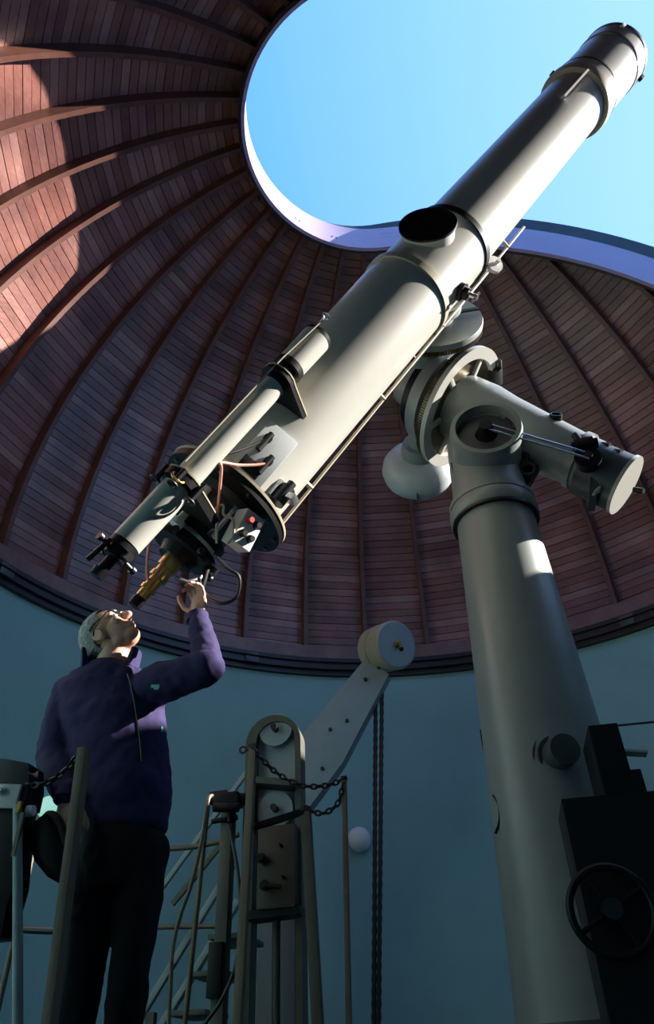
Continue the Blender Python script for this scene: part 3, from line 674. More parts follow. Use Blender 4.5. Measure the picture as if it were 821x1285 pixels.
q2 = q + frame(dA)[1] * -0.045 - Z * 0.03; part('drum_hole', MB().cyl(q2 - dA * 0.01, q2 + dA * 0.006, 0.017, seg=14), 'black', drum)
pts = [aty(462, 822, YA), aty(488, 846, YA), aty(430, 957, YA), aty(386, 1016, YA), aty(330, 1020, YA), aty(355, 968, YA), aty(372, 930, YA)]
bm_ = part('beam', MB().prism(pts, Y * 0.12), 'steelblue', arm, 0.004)
for px in ((476, 838), (459, 853), (415, 916), (405, 965), (436, 905)):
    q = aty(*px, YA); part('bolt', MB().cyl(q + Y * 0.005, q - Y * 0.02, 0.014, seg=8), 'iron', bm_)
pq = aty(345, 1020, YA)
part('arm_foot', MB().box(V((pq.x + 0.02, YA + 0.06, pq.z / 2)), 0.26, 0.12, pq.z), 'dgrey', arm, 0.005)
# rope pair hanging from the drum
ropes = []
rb0, rb1 = aty(471, 862, YA + 0.10), aty(479, 860, YA + 0.10)
for i, (pa, pxb) in enumerate(((rb0, 469), (rb1, 475))):
    pb = aty(pxb, 1285, YA + 0.10); pe_ = pa + (pb - pa) * ((pa.z - 0.02) / (pa.z - pb.z))
    top_ = pa + V((0.01, 0, 0.08))
    m_ = MB(); n = 120
    pts = [top_ + (pe_ - top_) * (k / n) for k in range(n + 1)]
    m_.tube(pts, [0.014 + 0.005 * (k % 2) for k in range(n + 1)], 7)
    ropes.append(solo('pull_chain', m_, 'iron', pe_, ('dark endless pull chain hanging from the drum, strand beside the white globe lamp' if i == 0 else 'dark endless pull chain hanging from the drum, strand nearer the telescope pier'), 'chain', 'pull chains under the drum'))

# round lamps on the wall
for i, (px, py, rpx, m_) in enumerate(((450, 1055, 15, 'globe'), (58, 1016, 15, 'globeon'))):
    p = onwall(px, py, RW); d = V((-p.x, -p.y, 0)).normalized(); r = rpx * proj(p)[2] / FPX
    p0 = p - d * 0.01
    t = thing('wall_lamp', p0, ('unlit white globe lamp on the round wall beside the pull chains' if i == 0 else 'glowing greenish globe lamp on the wall beside the lowered hand'), 'lamp', 'round lamps on the wall')
    part('backplate', MB().lathe(p0, d, [(0, r * 0.95), (0.03, r * 0.95), (0.03, r * 0.8)], 32), 'blueg', t)
    part('globe', MB().ell(p0 + d * (0.02 + r * 0.35), frame(d), (r, r, r * 0.75), 28, 18), m_, t)
    q = p0 + d * (0.02 + r * 0.35); s_ = Z.cross(d)
    part('clip', MB().cyl(q + s_ * r * 0.85 * (-1), q + s_ * (-r * 1.05), 0.012, seg=8), 'iron', t)

# ================================================================== OBSERVING STAIR with arched winch frame
YF = 0.25
def F(px, py, dy=0.0): return aty(px, py, YF + dy)
frm = thing('winch_frame', V((F(350, 1285).x, YF, 0)), 'arched green grey winch frame with pulleys and wooden box', 'machine')
def arch(xl, xr, ytop, ybot, n=20):
    pl, pr = F(xl, ytop + (xr - xl) / 2), F(xr, ytop + (xr - xl) / 2); c = (pl + pr) / 2; r = (pr - pl).length / 2; h = F((xl + xr) / 2, ytop).z - c.z
    o = []
    for k in range(n + 1):
        t = PI - PI * k / n; o.append(V((c.x + r * math.cos(t), YF, c.z + h * math.sin(t))))
    return o
out_ = arch(309, 377, 897, 0); in_ = arch(322, 370, 905, 0)
def strap(outer, inner, thick, y0):
    m_ = MB(); n = len(outer)
    o2 = [V((p.x, y0, p.z)) for p in outer]; i2 = [V((p.x, y0, p.z)) for p in inner]
    for k in range(n - 1):
        m_.prism([o2[k], o2[k + 1], i2[k + 1], i2[k]], Y * thick)
    return m_
zl = 0.0
ob = [V((out_[0].x, YF, zl))] + out_ + [V((out_[-1].x, YF, zl))]; ib = [V((in_[0].x, YF, zl))] + in_ + [V((in_[-1].x, YF, zl))]
part('arch_strap', strap(ob, ib, 0.10, YF), 'oldpaint', frm)
zc_ = F(347, 1040).z
part('arch_plate', MB().prism([V((in_[0].x - 0.01, YF + 0.05, zc_))] + [V((p.x, YF + 0.05, p.z)) for p in in_] + [V((in_[-1].x + 0.01, YF + 0.05, zc_))], Y * 0.02), 'steelblue', frm)
for py in (917, 1017):
    q = F(347, py, 0.03); pl_ = part('pulley', MB().lathe(q + Y * 0.03, -Y, [(0, 0.085), (0.012, 0.085), (0.02, 0.07), (0.03, 0.07), (0.038, 0.085), (0.05, 0.085), (0.05, 0.06), (0.045, 0.03), (0.045, 0.01)], 36), 'steelblue', frm)
    part('axle', MB().cyl(q - Y * 0.01, q - Y * 0.06, 0.016, seg=12), 'iron', pl_)
q0, q1 = F(322, 982), F(374, 986); part('cross_bar', MB().bar(q0, q1, 0.03, 0.10, Z), 'oldpaint', frm)
wb0, wb1 = F(332, 1042), F(372, 1142)
wbx = part('wooden_box', MB().box(((wb0.x + wb1.x) / 2, YF + 0.0, (wb0.z + wb1.z) / 2), wb1.x - wb0.x + 0.02, 0.14, wb0.z - wb1.z), 'boxwood', frm, 0.005, label='dark wooden switch box')
for (px, py) in ((328, 1077), (332, 1111), (352, 1060), (355, 1100)):
    q = aty(px, py, YF - 0.10); r = 0.018 if px < 340 else 0.006
    part('switch', MB().cyl(V((q.x, YF - 0.065, q.z)), q, r, r * 1.3, seg=12).cyl(q, q - Y * 0.02, r * 0.8, seg=10), 'black', wbx)
part('lever', MB().cyl(aty(328, 1111, YF - 0.11), aty(352, 1113, YF - 0.11), 0.009, seg=8), 'black', wbx)
part('foot_bar', MB().bar(F(312, 1152), F(380, 1143), 0.035, 0.12, Z), 'black', frm)
part('pull_rod', MB().cyl(V((F(347, 1150).x, YF + 0.05, 0)), F(347, 1150, 0.05), 0.018), 'oldpaint', frm)
# clamp block on the left upright
cl = part('cable_clamp', MB().box(F(287, 1005, -0.06), 0.12, 0.10, 0.055).cyl(F(265, 1003, -0.06), F(310, 1003, -0.06), 0.028).cyl(F(268, 1013, -0.12), F(300, 1013, -0.12), 0.022), 'black', frm, 0.006)
part('clamp_lever', MB().cyl(F(264, 997, -0.08), F(285, 994, -0.08), 0.012, seg=10).cyl(F(266, 1031, -0.06), F(298, 1026, -0.06), 0.012, seg=10).cyl(F(290, 1003, -0.06), F(290, 1032, -0.06), 0.02, seg=12), 'black', cl)
up0 = F(289, 1020); part('left_upright', MB().box(V((up0.x, YF - 0.02, up0.z / 2)), 0.055, 0.07, up0.z), 'oldpaint', frm, 0.004)
bx0 = F(273, 1218, -0.05); part('relay_box', MB().box(bx0, 0.06, 0.09, 0.20), 'black', frm, 0.004)
# guard posts and chains
def post(px, py, y, w_, m_, label, lean=0.0, pxb=None):
    top = aty(px, py, y)
    if pxb is not None:
        b = aty(pxb, 1285, y); bot = top + (b - top) * (top.z / (top.z - b.z))
    else: bot = V((top.x, y, 0))
    p = thing('guard_post', bot, label, 'post', 'posts of the observing stair')
    part('post_bar', MB().bar(bot, top, w_, w_ * 0.9, Y), m_, p, 0.003)
    part('post_cap', MB().bar(top - V((0, 0, 0.004)), top + V((0, 0, 0.012)), w_ * 1.15, w_ * 1.1, Y), 'iron', p, 0.002)
    return top
t1 = post(318, 938, -0.15, 0.036, 'oldwood', 'light edged post with an eye hook at its top, before the arched frame', pxb=298)
t2 = post(384, 1018, -0.05, 0.045, 'oldpaint', 'short dark post at the right foot of the arched frame', pxb=399)
t3 = post(432, 978, -0.05, 0.024, 'pipe', 'thin brown post beside the white globe lamp', pxb=438)
def chain(pts, r, label, rl=0.016):
    P = spline(pts, 14); L = [0]
    for i in range(1, len(P)): L.append(L[-1] + (P[i] - P[i - 1]).length)
    n = max(4, int(L[-1] / (rl * 1.45))); m_ = MB(); j = 0
    for k in range(n):
        d_ = L[-1] * (k + 0.5) / n
        while j < len(L) - 2 and L[j + 1] < d_: j += 1
        t = (d_ - L[j]) / max(L[j + 1] - L[j], 1e-6); c = P[j].lerp(P[j + 1], t); tg = (P[j + 1] - P[j]).normalized(); u, v_, _ = frame(tg)
        a_ = u if k % 2 else v_
        m_.tube([c + tg * (rl * math.cos(2 * PI * q / 10)) + a_ * (rl * 0.6 * math.sin(2 * PI * q / 10)) for q in range(10)], r, 5, True)
    return solo('guard_chain', m_, 'iron', P[0], label, 'chain', 'guard chains of the stair')
chain([t1 - Z * 0.01 - Y * 0.02, aty(345, 968, -0.12), aty(376, 985, -0.10), aty(408, 986, -0.08), t3 - Z * 0.004 - Y * 0.014], 0.0045, 'iron chain sagging from hooked post to thin brown post')
chain([t3 - Z * 0.02 - Y * 0.014, aty(424, 1008, -0.06), aty(408, 1020, -0.06), aty(394, 1019, -0.06), t2 + Z * 0.012 - Y * 0.02], 0.0045, 'short iron chain from thin brown post down to dark post')
solo('eye_hook', MB().torus(aty(305, 941, -0.16), Y, 0.014, 0.005, 18, 6).cyl(aty(309, 941, -0.16), t1 - Z * 0.01, 0.005, seg=6), 'iron', t1, 'small iron eye hook screwed to light edged post', 'hook')
r0, r1 = aty(322, 1037, -0.10), aty(386, 1017, -0.06)
solo('link_bar', MB().bar(r0, r1, 0.028, 0.02, Z).cyl(r0, r0 + (r0 - t1) * 0.0 - X * 0.03, 0.014, seg=8), 'black', r0, 'dark flat bar linking two posts before the wooden box', 'bar', bevel=0.003)
# stair behind: slanting stringers, rails
st = thing('observing_stair', aty(190, 1285, 0.55), 'slanting steel stair with thin brown hand rails behind the man', 'stair')
def S(px, py, dy=0.0): return aty(px, py, 0.55 + dy)
part('stringer', MB().bar(S(196, 1124), S(352, 912), 0.022, 0.024, Y), 'steelblue', st, 0.003)
part('stringer', MB().bar(S(150, 1320), S(292, 1086), 0.032, 0.03, Y), 'steelblue', st, 0.003)
part('stringer', MB().bar(S(195, 1300, 0.3), S(300, 1130, 0.3), 0.05, 0.03, Y), 'steelblue', st, 0.003)
part('stringer', MB().bar(S(216, 1135, 0.3), S(290, 1045, 0.3), 0.02, 0.03, Y), 'oldpaint', st, 0.003)
part('hand_rail', MB().tube(spline([S(196, 1066, -0.2), S(240, 1063, -0.2), S(280, 1055, -0.2), S(300, 1047, -0.2)]), 0.013, 10), 'pipe', st)
part('hand_rail', MB().tube([S(170, 1164, -0.05), S(290, 1162, -0.05)], 0.011, 10), 'pipe', st)
tl_ = S(262, 1000, -0.3); bl_ = S(232, 1285, -0.3); part('rail_post', MB().cyl(bl_ + (bl_ - tl_) * (bl_.z / (tl_.z - bl_.z)), tl_, 0.012), 'pipe', st)
for i in range(5):
    q = S(205, 1290, 0.15).lerp(S(300, 1110, 0.15), i / 4.0)
    part('tread', MB().box(V((q.x, 0.7, q.z - 0.25)), 0.18, 0.34, 0.022), 'oldpaint', st, 0.003)
part('stair_leg', MB().box(V((S(196, 1200).x, 0.56, 0.9)), 0.04, 0.04, 1.8), 'oldpaint', st)
solo('hanging_cable', MB().tube(spline([aty(266, 998, 0.12), aty(261, 1006, 0.08), aty(252, 1060, 0.05), aty(240, 1110, 0.05), aty(226, 1150, 0.05), aty(217, 1190, 0.05), aty(214, 1240, 0.05), aty(212, 1290, 0.05), aty(214, 1400, 0.05)]), 0.009, 8), 'pipe', aty(266, 998, 0.12), 'brown cable hanging from black cable clamp', 'cable')
solo('hanging_cable', MB().tube(spline([aty(287, 1035, 0.10), aty(298, 1090, 0.06), aty(302, 1150, 0.04), aty(296, 1210, 0.04), aty(278, 1255, 0.04), aty(255, 1290, 0.04), aty(245, 1330, 0.04)]), 0.008, 8), 'rubber', aty(287, 1035, 0.10), 'black cable drooping below the arched frame upright', 'cable')

# ================================================================== PERSON
YM = P0.y - 0.06
def B(px, py, y=None): return aty(px, py, YM if y is None else y)
eye_tip = ax(-0.60)
zfoot = 1.31
per = thing('person', V((B(140, 1285).x, YM, zfoot)), 'grey haired man in navy jacket and dark trousers looking up into the eyepiece', 'person')
# --- head frame
Fd = V((0.60, -0.34, 0.72)).normalized(); Ud = V((-0.62, -0.10, 0.78)); Ud = (Ud - Fd * Ud.dot(Fd)).normalized(); Sd = Fd.cross(Ud)   # Sd: sideways
HC = B(138, 797, YM - 0.01)
def hp(f, s, u): return HC + Fd * f + Sd * s + Ud * u
mb = MB()
mb.ell(hp(-0.012, 0, 0.028), (Fd, Sd, Ud), (0.094, 0.074, 0.085), 28, 20)       # cranium
mb.ell(hp(0.022, 0, -0.030), (Fd, Sd, Ud), (0.066, 0.060, 0.085), 24, 18)       # face
mb.ell(hp(0.040, 0, -0.088), (Fd, Sd, Ud), (0.042, 0.040, 0.032), 20, 14)       # chin and jaw
mb.ell(hp(0.010, 0, -0.070), (Fd, Sd, Ud), (0.055, 0.056, 0.040), 20, 14)
mb.ell(hp(0.070, 0, 0.022), (Fd, Sd, Ud), (0.022, 0.052, 0.013), 18, 12)        # brow
mb.caps(hp(0.086, 0, 0.010), hp(0.106, 0, -0.026), 0.010, 0.015)                # nose
mb.ell(hp(0.094, 0, -0.032), (Fd, Sd, Ud), (0.016, 0.019, 0.011), 14, 10)
for s_ in (-1, 1):
    mb.ell(hp(0.066, s_ * 0.036, -0.022), (Fd, Sd, Ud), (0.020, 0.022, 0.022), 14, 10)   # cheeks
    mb.ell(hp(-0.006, s_ * 0.074, -0.016), (Fd, Sd, Ud), (0.020, 0.010, 0.032), 14, 12)  # ears
    mb.torus(hp(-0.008, s_ * 0.080, -0.012), Sd, 0.020, 0.005, 16, 6)
mb.ell(hp(0.084, 0, -0.054), (Fd, Sd, Ud), (0.010, 0.024, 0.007), 14, 10)        # lips
mb.ell(hp(0.080, 0, -0.068), (Fd, Sd, Ud), (0.011, 0.022, 0.007), 14, 10)
NK = B(137, 838, YM + 0.005)
mb.caps(hp(-0.012, 0, -0.05), NK - Z * 0.05, 0.056, 0.062, 20)
# --- joints
ShR, ElR, WrR = B(82, 872, YM - 0.01), B(68, 950, YM - 0.03), B(84, 1005, YM - 0.13)      # lowered arm
ShL, ElL, WrL = B(196, 862, YM - 0.02), B(262, 836, YM - 0.10), B(249, 772, YM + 0.0)    # raised arm
HIP = B(158, 1040); CH = B(143, 905)
# --- arms and legs inside the clothes (one continuous body)
mb.loft([(NK - Z * 0.03, X, Y, 0.07, 0.06), (NK - Z * 0.12, X, Y, 0.15, 0.09), (CH, X, Y, 0.14, 0.085), (HIP + Z * 0.1, X, Y, 0.10, 0.07), (HIP - Z * 0.05, X, Y, 0.09, 0.06)], 20)
mb.caps(ShR, ElR, 0.042, 0.036).caps(ElR, WrR, 0.035, 0.026)
mb.caps(ShL, ElL, 0.042, 0.036).caps(ElL, WrL, 0.035, 0.026)
KnR, KnL = B(106, 1215, YM - 0.02), B(164, 1215, YM - 0.02)
def shin(k_, px):
    b_ = B(px, 1285, YM - 0.005); return k_ + (b_ - k_) * ((k_.z - zfoot - 0.08) / (k_.z - b_.z))
AnR, AnL = shin(KnR, 95), shin(KnL, 155)
for (s_, k_, a_) in ((-0.075, KnR, AnR), (0.075, KnL, AnL)):
    mb.caps(HIP + X * s_ * 0.8 - Z * 0.06, k_, 0.058, 0.045).caps(k_, a_, 0.046, 0.034).caps(a_ - Z * 0.045, a_ + V((0.02, -0.14, -0.055)), 0.032, 0.024)
def hand(m_, wr, d, n, thumb, curl, sc=1.0, spread=0.25):
    """palm and five bent fingers; d along the palm, n out of the back of the hand, thumb side given"""
    d = d.normalized(); n = (n - d * n.dot(d)).normalized(); s_ = d.cross(n)
    if s_.dot(thumb) < 0: s_ = -s_
    m_.ell(wr + d * 0.048 * sc, (d, s_, n), (0.056 * sc, 0.041 * sc, 0.017 * sc), 18, 12)
    m_.caps(wr - d * 0.02, wr + d * 0.03 * sc, 0.026 * sc, 0.025 * sc)
    for i, (off, ln) in enumerate(((0.029, 0.92), (0.010, 1.0), (-0.010, 0.95), (-0.028, 0.76))):
        p = wr + d * (0.092 - abs(off) * 0.25) * sc + s_ * off * sc
        c = curl[i]; dd = (d * math.cos(0.2) + s_ * off * spread * 8).normalized(); ang_ = 0.0; r = 0.0088 * sc
        for seg_l, fr in ((0.042, 0.6), (0.027, 1.0), (0.021, 0.8)):
            ang_ += c * fr; q = p + (dd * math.cos(ang_) - n * math.sin(ang_)) * seg_l * ln * sc
            m_.caps(p, q, r, r * 0.9, 10); p = q; r *= 0.92
    p = wr + d * 0.025 * sc + s_ * 0.030 * sc - n * 0.004
    for seg_l, dir_ in ((0.040, (d * 0.62 + s_ * 0.70 - n * 0.35)), (0.030, (d * 0.85 + s_ * 0.25 - n * 0.50)), (0.022, (d * 0.85 - s_ * 0.05 - n * 0.6))):
        q = p + dir_.normalized() * seg_l * sc; m_.caps(p, q, 0.0115 * sc, 0.0098 * sc, 10); p = q
hand(mb, WrL, V((-0.08, 0.05, 1)), V((0.35, 0.85, -0.1)), V((-1, 0.0, 0.2)), (1.05, 0.95, 0.85, 0.80), 0.98)
hand(mb, WrR, V((0.10, -0.25, -1)), V((-0.35, -0.95, 0.0)), V((1, -0.2, 0)), (0.30, 0.34, 0.38, 0.45), 1.0, 0.12)

def remeshed(m_, name, vox, smooth_it, origin, disp=0.0):
    me = mesh_from(m_, name, origin); o = bpy.data.objects.new('tmp', me); COL.objects.link(o)
    r = o.modifiers.new('r', 'REMESH'); r.mode = 'VOXEL'; r.voxel_size = vox
    s_ = o.modifiers.new('s', 'SMOOTH'); s_.factor = 0.5; s_.iterations = smooth_it
    if disp:
        tx = bpy.data.textures.new(name, 'CLOUDS'); tx.noise_scale = 0.085; tx.noise_depth = 2
        d_ = o.modifiers.new('d', 'DISPLACE'); d_.texture = tx; d_.strength = disp; d_.mid_level = 0.5; d_.texture_coords = 'LOCAL'
    dg = bpy.context.evaluated_depsgraph_get(); ev_ = o.evaluated_get(dg); nm = bpy.data.meshes.new_from_object(ev_)
    bpy.data.objects.remove(o); nm.name = name
    for p in nm.polygons: p.use_smooth = True
    return nm
PO = worldloc(per)
body = link('body', remeshed(mb, 'body', 0.0042, 4, PO), 'skin', per)
# hair
def hair_mesh():
    m_ = MB(); m_.ell(hp(-0.016, 0, 0.030), (Fd, Sd, Ud), (0.100, 0.081, 0.092), 40, 28)
    m_.ell(hp(-0.050, 0, -0.020), (Fd, Sd, Ud), (0.062, 0.074, 0.070), 36, 24)
    me = remeshed(m_, 'hair', 0.005, 3, PO)
    bm = bmesh.new(); bm.from_mesh(me); bm.verts.ensure_lookup_table(); kill = []
    for f in bm.faces:
        d_ = f.calc_center_median() + PO - HC; f_, s2, u2 = d_.dot(Fd), abs(d_.dot(Sd)), d_.dot(Ud)
        line = 0.062 - 0.02 * (s2 / 0.07) - (0.055 if u2 < 0.035 else 0.0) - (0.03 if u2 < -0.01 else 0)
        if f_ > line: kill.append(f)
    bmesh.ops.delete(bm, geom=kill, context='FACES')
    rnd = random.Random(3)
    for v in bm.verts: v.co += v.normal * rnd.uniform(-0.001, 0.003)
    bm.to_mesh(me); bm.free(); return me
link('hair', hair_mesh(), 'hair', per)
# glasses
gl = MB()
for s_ in (-1, 1):
    c = hp(0.092, s_ * 0.033, 0.004)
    gl.tube([c + Sd * (0.025 * math.cos(2 * PI * k / 20)) + Ud * (0.018 * math.sin(2 * PI * k / 20)) for k in range(20)], 0.0028, 6, True)
    gl.tube([hp(0.092, s_ * 0.058, 0.010), hp(0.075, s_ * 0.078, 0.012), hp(0.0, s_ * 0.086, 0.012), hp(-0.02, s_ * 0.084, 0.0)], 0.0026, 6)
gl.tube([hp(0.094, -0.009, 0.006), hp(0.100, 0, 0.009), hp(0.094, 0.009, 0.006)], 0.0025, 6)
part('spectacles', gl, 'lens', per, label='dark framed spectacles')
eyes = MB()
for s_ in (-1, 1): eyes.ell(hp(0.078, s_ * 0.032, 0.002), (Fd, Sd, Ud), (0.011, 0.012, 0.009), 14, 10)
part('eyes', eyes, 'white', per)
pup = MB()
for s_ in (-1, 1): pup.ell(hp(0.086, s_ * 0.032, 0.003), (Fd, Sd, Ud), (0.004, 0.006, 0.006), 10, 8)
part('pupils', pup, 'black', per)
br = MB()
for s_ in (-1, 1): br.caps(hp(0.088, s_ * 0.015, 0.026), hp(0.080, s_ * 0.052, 0.025), 0.005, 0.004, 8)
part('eyebrows', br, 'hair', per)
# jacket
TX = V((0.97, 0.22, 0)).normalized(); TY = Z.cross(TX)
jk = MB()
def sec(px, py, half_px, depth, dy=0.0):
    c = B(px, py, YM + dy); hwid = half_px * proj(c)[2] / FPX; return (c, TX, TY, hwid, depth)
jk.loft([sec(139, 834, 24, 0.062), sec(138, 846, 48, 0.085), sec(138, 864, 66, 0.105), sec(140, 895, 66, 0.118, -0.005), sec(146, 930, 62, 0.122, -0.01), sec(154, 965, 60, 0.122, -0.01),
         sec(158, 985, 58, 0.122, -0.01), sec(158, 1010, 57, 0.122, -0.01), sec(157, 1036, 54, 0.116, -0.005), sec(156, 1046, 51, 0.108, -0.005)], 36)
jk.caps(ShR + V((0.02, 0, 0)), ElR, 0.072, 0.066, 20).caps(ElR, WrR + V((0, 0, 0.015)), 0.064, 0.045, 18)
jk.caps(ShL - V((0.02, 0, 0.0)), ElL, 0.078, 0.062, 20).caps(ElL, WrL - V((0, 0, 0.012)), 0.058, 0.040, 18)
jacket = link('jacket', remeshed(jk, 'jacket', 0.007, 6, PO, 0.022), 'navy', per)
cf = MB().lathe(WrL - Z * 0.028, V((-0.1, 0.05, 1)), [(0, 0.034), (0.0, 0.043), (0.032, 0.041), (0.032, 0.034)], 24, closed=True)
part('cuff', cf, 'navy', jacket)
part('cuff', MB().lathe(WrR + Z * 0.03, V((0.1, -0.3, -1)), [(0, 0.034), (0, 0.044), (0.034, 0.042), (0.034, 0.034)], 24, closed=True), 'navy', jacket)
# collar: open, two wings
nkc = B(139, 832, YM - 0.0)
cv = MB(); n = 22; vs_ = []
for k in range(n + 1):
    t = -2.2 + 4.4 * k / n; d_ = -TY * math.cos(t + PI) + TX * math.sin(t); e = abs(t) / 2.2
    base = nkc + d_ * 0.082 - Z * (0.010 + 0.015 * e); top = nkc + d_ * (0.086 + 0.02 * e) + Z * (0.044 - 0.010 * e)
    vs_ += [base, top, top + d_ * 0.012, base + d_ * 0.024 - Z * 0.012]
fs = [(4 * k + j, 4 * k + (j + 1) % 4, 4 * k + 4 + (j + 1) % 4, 4 * k + 4 + j) for k in range(n) for j in range(4)] + [(0, 3, 2, 1), (4 * n, 4 * n + 1, 4 * n + 2, 4 * n + 3)]
part('collar', cv.add(vs_, fs), 'navy', jacket)
def front(px, py, lift=0.0):
    """point on the jacket front under a picture position, from the jacket mesh itself"""
    r = ray(px, py).normalized(); ok, loc, nor, _ = jacket_bvh_cast(CAM - PO, r)
    return (loc + PO - r * lift, nor) if ok else (B(px, py, YM - 0.12), -Y)
from mathutils.bvhtree import BVHTree
bt = BVHTree.FromPolygons([v.co for v in jacket.data.vertices], [p.vertices for p in jacket.data.polygons])
def jacket_bvh_cast(o, d):
    loc, nor, i, _ = bt.ray_cast(o, d); return (loc is not None, loc, nor, i)
zp = [front(px, py, 0.003)[0] for (px, py) in ((160, 846), (164, 858), (167, 872), (170, 888), (173, 908), (176, 930), (178, 955))]
part('zip', MB().tube(zp, 0.0035, 6), 'iron', jacket)
def badge(px, py, w_, h_, nm):
    p, n_ = front(px, py, 0.001); u = (TX - n_ * TX.dot(n_)).normalized(); v_ = n_.cross(u)
    m_ = MB().box(p, w_, h_, 0.004, (u, v_, n_)).box(p - v_ * h_ * 0.75 + u * w_ * 0.12, w_ * 0.55, h_ * 0.6, 0.004, (u, v_, n_))
    part(nm, m_, 'logo', jacket, label='small mint green emblem on the chest')
badge(195, 861, 0.030, 0.011, 'emblem')
badge(203, 914, 0.010, 0.014, 'tag')
# trousers
tr = MB()
tr.loft([sec(156, 955, 44, 0.09), sec(156, 985, 46, 0.10), sec(156, 1020, 50, 0.115), sec(154, 1060, 51, 0.118), sec(150, 1100, 49, 0.11), sec(149, 1120, 48, 0.10)], 30)
for (hx, k_, a_) in ((-0.068, KnR, AnR), (0.068, KnL, AnL)):
    tr.caps(HIP + X * hx - Z * 0.08, k_, 0.085, 0.060, 20).caps(k_, a_ - Z * 0.01, 0.058, 0.054, 18)
link('trousers', remeshed(tr, 'trousers', 0.008, 5, PO, 0.018), 'trous', per)
for a_ in (AnR, AnL):
    part('shoe', MB().caps(a_ + V((0.0, 0.03, -0.045)), a_ + V((0.02, -0.15, -0.05)), 0.046, 0.036), 'black', per)
# cloth cap held at the side
cp = B(66, 1062, YM - 0.16)
cap = thing('flat_cap', cp, 'black cloth cap held in the lowered hand', 'cap')
part('crown', MB().loft([(B(60, 1027, YM - 0.15), TX, TY, 0.025, 0.03), (B(60, 1036, YM - 0.16), TX, TY, 0.045, 0.05), (B(64, 1055, YM - 0.16), TX, TY, 0.062, 0.06), (B(68, 1080, YM - 0.16), TX, TY, 0.058, 0.055), (B(76, 1100, YM - 0.16), TX, TY, 0.038, 0.04), (B(82, 1110, YM - 0.16), TX, TY, 0.012, 0.015)], 24), 'bag', cap)
part('brim', MB().tube(spline([B(52, 1032, YM - 0.17), B(62, 1022, YM - 0.20), B(74, 1030, YM - 0.20), B(84, 1060, YM - 0.19)]), 0.012, 10), 'bag', cap)

# ================================================================== OBSERVING LADDER the man stands on
YL = YM - 0.24
lad = thing('observing_ladder', V((B(100, 1285).x, YM, 0)), 'wooden observing ladder with a tall side board and platform', 'ladder')
la, lb = aty(106, 940, YL), aty(62, 1285, YL); lbot = la + (lb - la) * (la.z / (la.z - lb.z))
part('side_board', MB().bar(lbot, la, 0.045, 0.028, Y), 'oldwood', lad, 0.004)
part('platform', MB().box(V((PO.x + 0.06, YM + 0.06, zfoot - 0.02)), 0.52, 0.50, 0.04), 'oldwood', lad, 0.004)
for sx in (-0.16, 0.28):
    for sy in (-0.15, 0.27): part('leg', MB().box(V((PO.x + sx, YM + sy, (zfoot - 0.04) / 2)), 0.05, 0.05, zfoot - 0.04), 'oldwood', lad, 0.004)
for i in range(4): part('step', MB().box(V((PO.x + 0.06, YM - 0.14, 0.26 + 0.26 * i)), 0.46, 0.12, 0.03), 'oldwood', lad, 0.003)
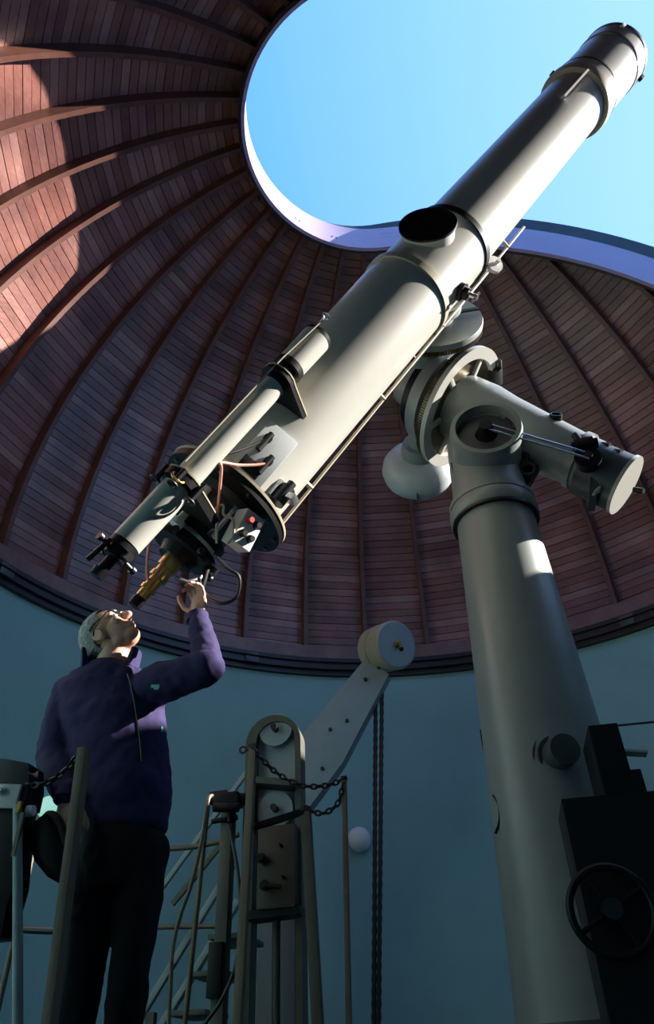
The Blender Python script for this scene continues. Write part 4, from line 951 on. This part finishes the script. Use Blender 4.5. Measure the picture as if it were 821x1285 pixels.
# control stand at the far left with its clamp plate
cst = thing('control_stand', V((aty(20, 1285, YL).x, YL, 0)), 'dark control stand with a bolted plate left of the ladder', 'stand')
def K(px, py, dy=0.0): return aty(px, py, YL + dy)
part('head_box', MB().prism([K(-40, 953), K(4, 951), K(36, 957), K(36, 985), K(30, 1010), K(-40, 1010)], Y * 0.10), 'iron', cst, 0.005)
kp = part('clamp_plate', MB().prism([K(-10, 983, -0.012), K(27, 984, -0.012), K(18, 1014, -0.012), K(-14, 1014, -0.012)], Y * 0.012), 'blueg', cst, 0.002, label='small grey bolted plate')
q = K(3, 993, -0.012); part('bolt', MB().lathe(q, -Y, [(0, 0.014), (0.01, 0.013), (0.01, 0.008), (0.018, 0.008)], 14), 'chrome', kp)
q0 = K(20, 1005); part('body', MB().prism([K(-40, 1010), K(28, 1010), K(17, 1110), K(8, 1140), K(2, 1175), K(-40, 1180)], Y * 0.09), 'black', cst, 0.005)
a_, b_ = K(24, 1045), K(24, 1285); b_ = V((a_.x + (b_.x - a_.x) * a_.z / (a_.z - b_.z) , YL, 0.0)); part('stand_pipe', MB().cyl(b_, K(22, 1010), 0.014, seg=14), 'steelblue', cst)
a_, b_ = K(18, 1160), K(21, 1285); part('conduit', MB().cyl(a_ + (b_ - a_) * (a_.z / (a_.z - b_.z)), K(19, 1100), 0.007, seg=10), 'brass', cst)
part('foot_plate', MB().box(V((K(24, 1285).x - 0.02, YL, 0.015)), 0.3, 0.25, 0.03), 'iron', cst)
part('side_strip', MB().bar(K(29, 1020, -0.01), K(17, 1075, -0.01), 0.012, 0.012), 'oldwood', cst)
part('side_strip', MB().bar(K(26, 1006, -0.01), K(22, 1020, -0.01), 0.012, 0.012), 'brass', cst)
part('socket', MB().lathe(K(35, 1018, 0.02), X, [(0, 0.018), (0.02, 0.016), (0.02, 0.008)], 16), 'white', cst)
chain([K(34, 984, 0.0), K(50, 985, 0.0), K(70, 976, 0.0), K(88, 960, 0.0), la + V((-0.01, -0.01, -0.01))], 0.004, 'iron chain between control stand and ladder side board', 0.013)
# rail behind the ladder
bk = thing('back_rail', V((aty(40, 1285, -0.2).x, -0.2, 0)), 'bent brown pipe railing behind the ladder side board', 'railing')
def Q(px, py): return aty(px, py, -0.2)
part('top_rail', MB().tube(spline([Q(28, 1030), Q(40, 1044), Q(55, 1050), Q(75, 1052)]), 0.018, 10), 'iron', bk)
part('mid_rail', MB().tube(spline([Q(-20, 1155), Q(10, 1163), Q(40, 1167), Q(85, 1168), Q(130, 1168)]), 0.014, 10), 'iron', bk)
a_, b_ = Q(46, 1048), Q(0, 1255); part('rail_post', MB().cyl(a_ + (b_ - a_) * (a_.z / (a_.z - b_.z)), a_, 0.011), 'pipe', bk)
print('objects', len(bpy.data.objects))
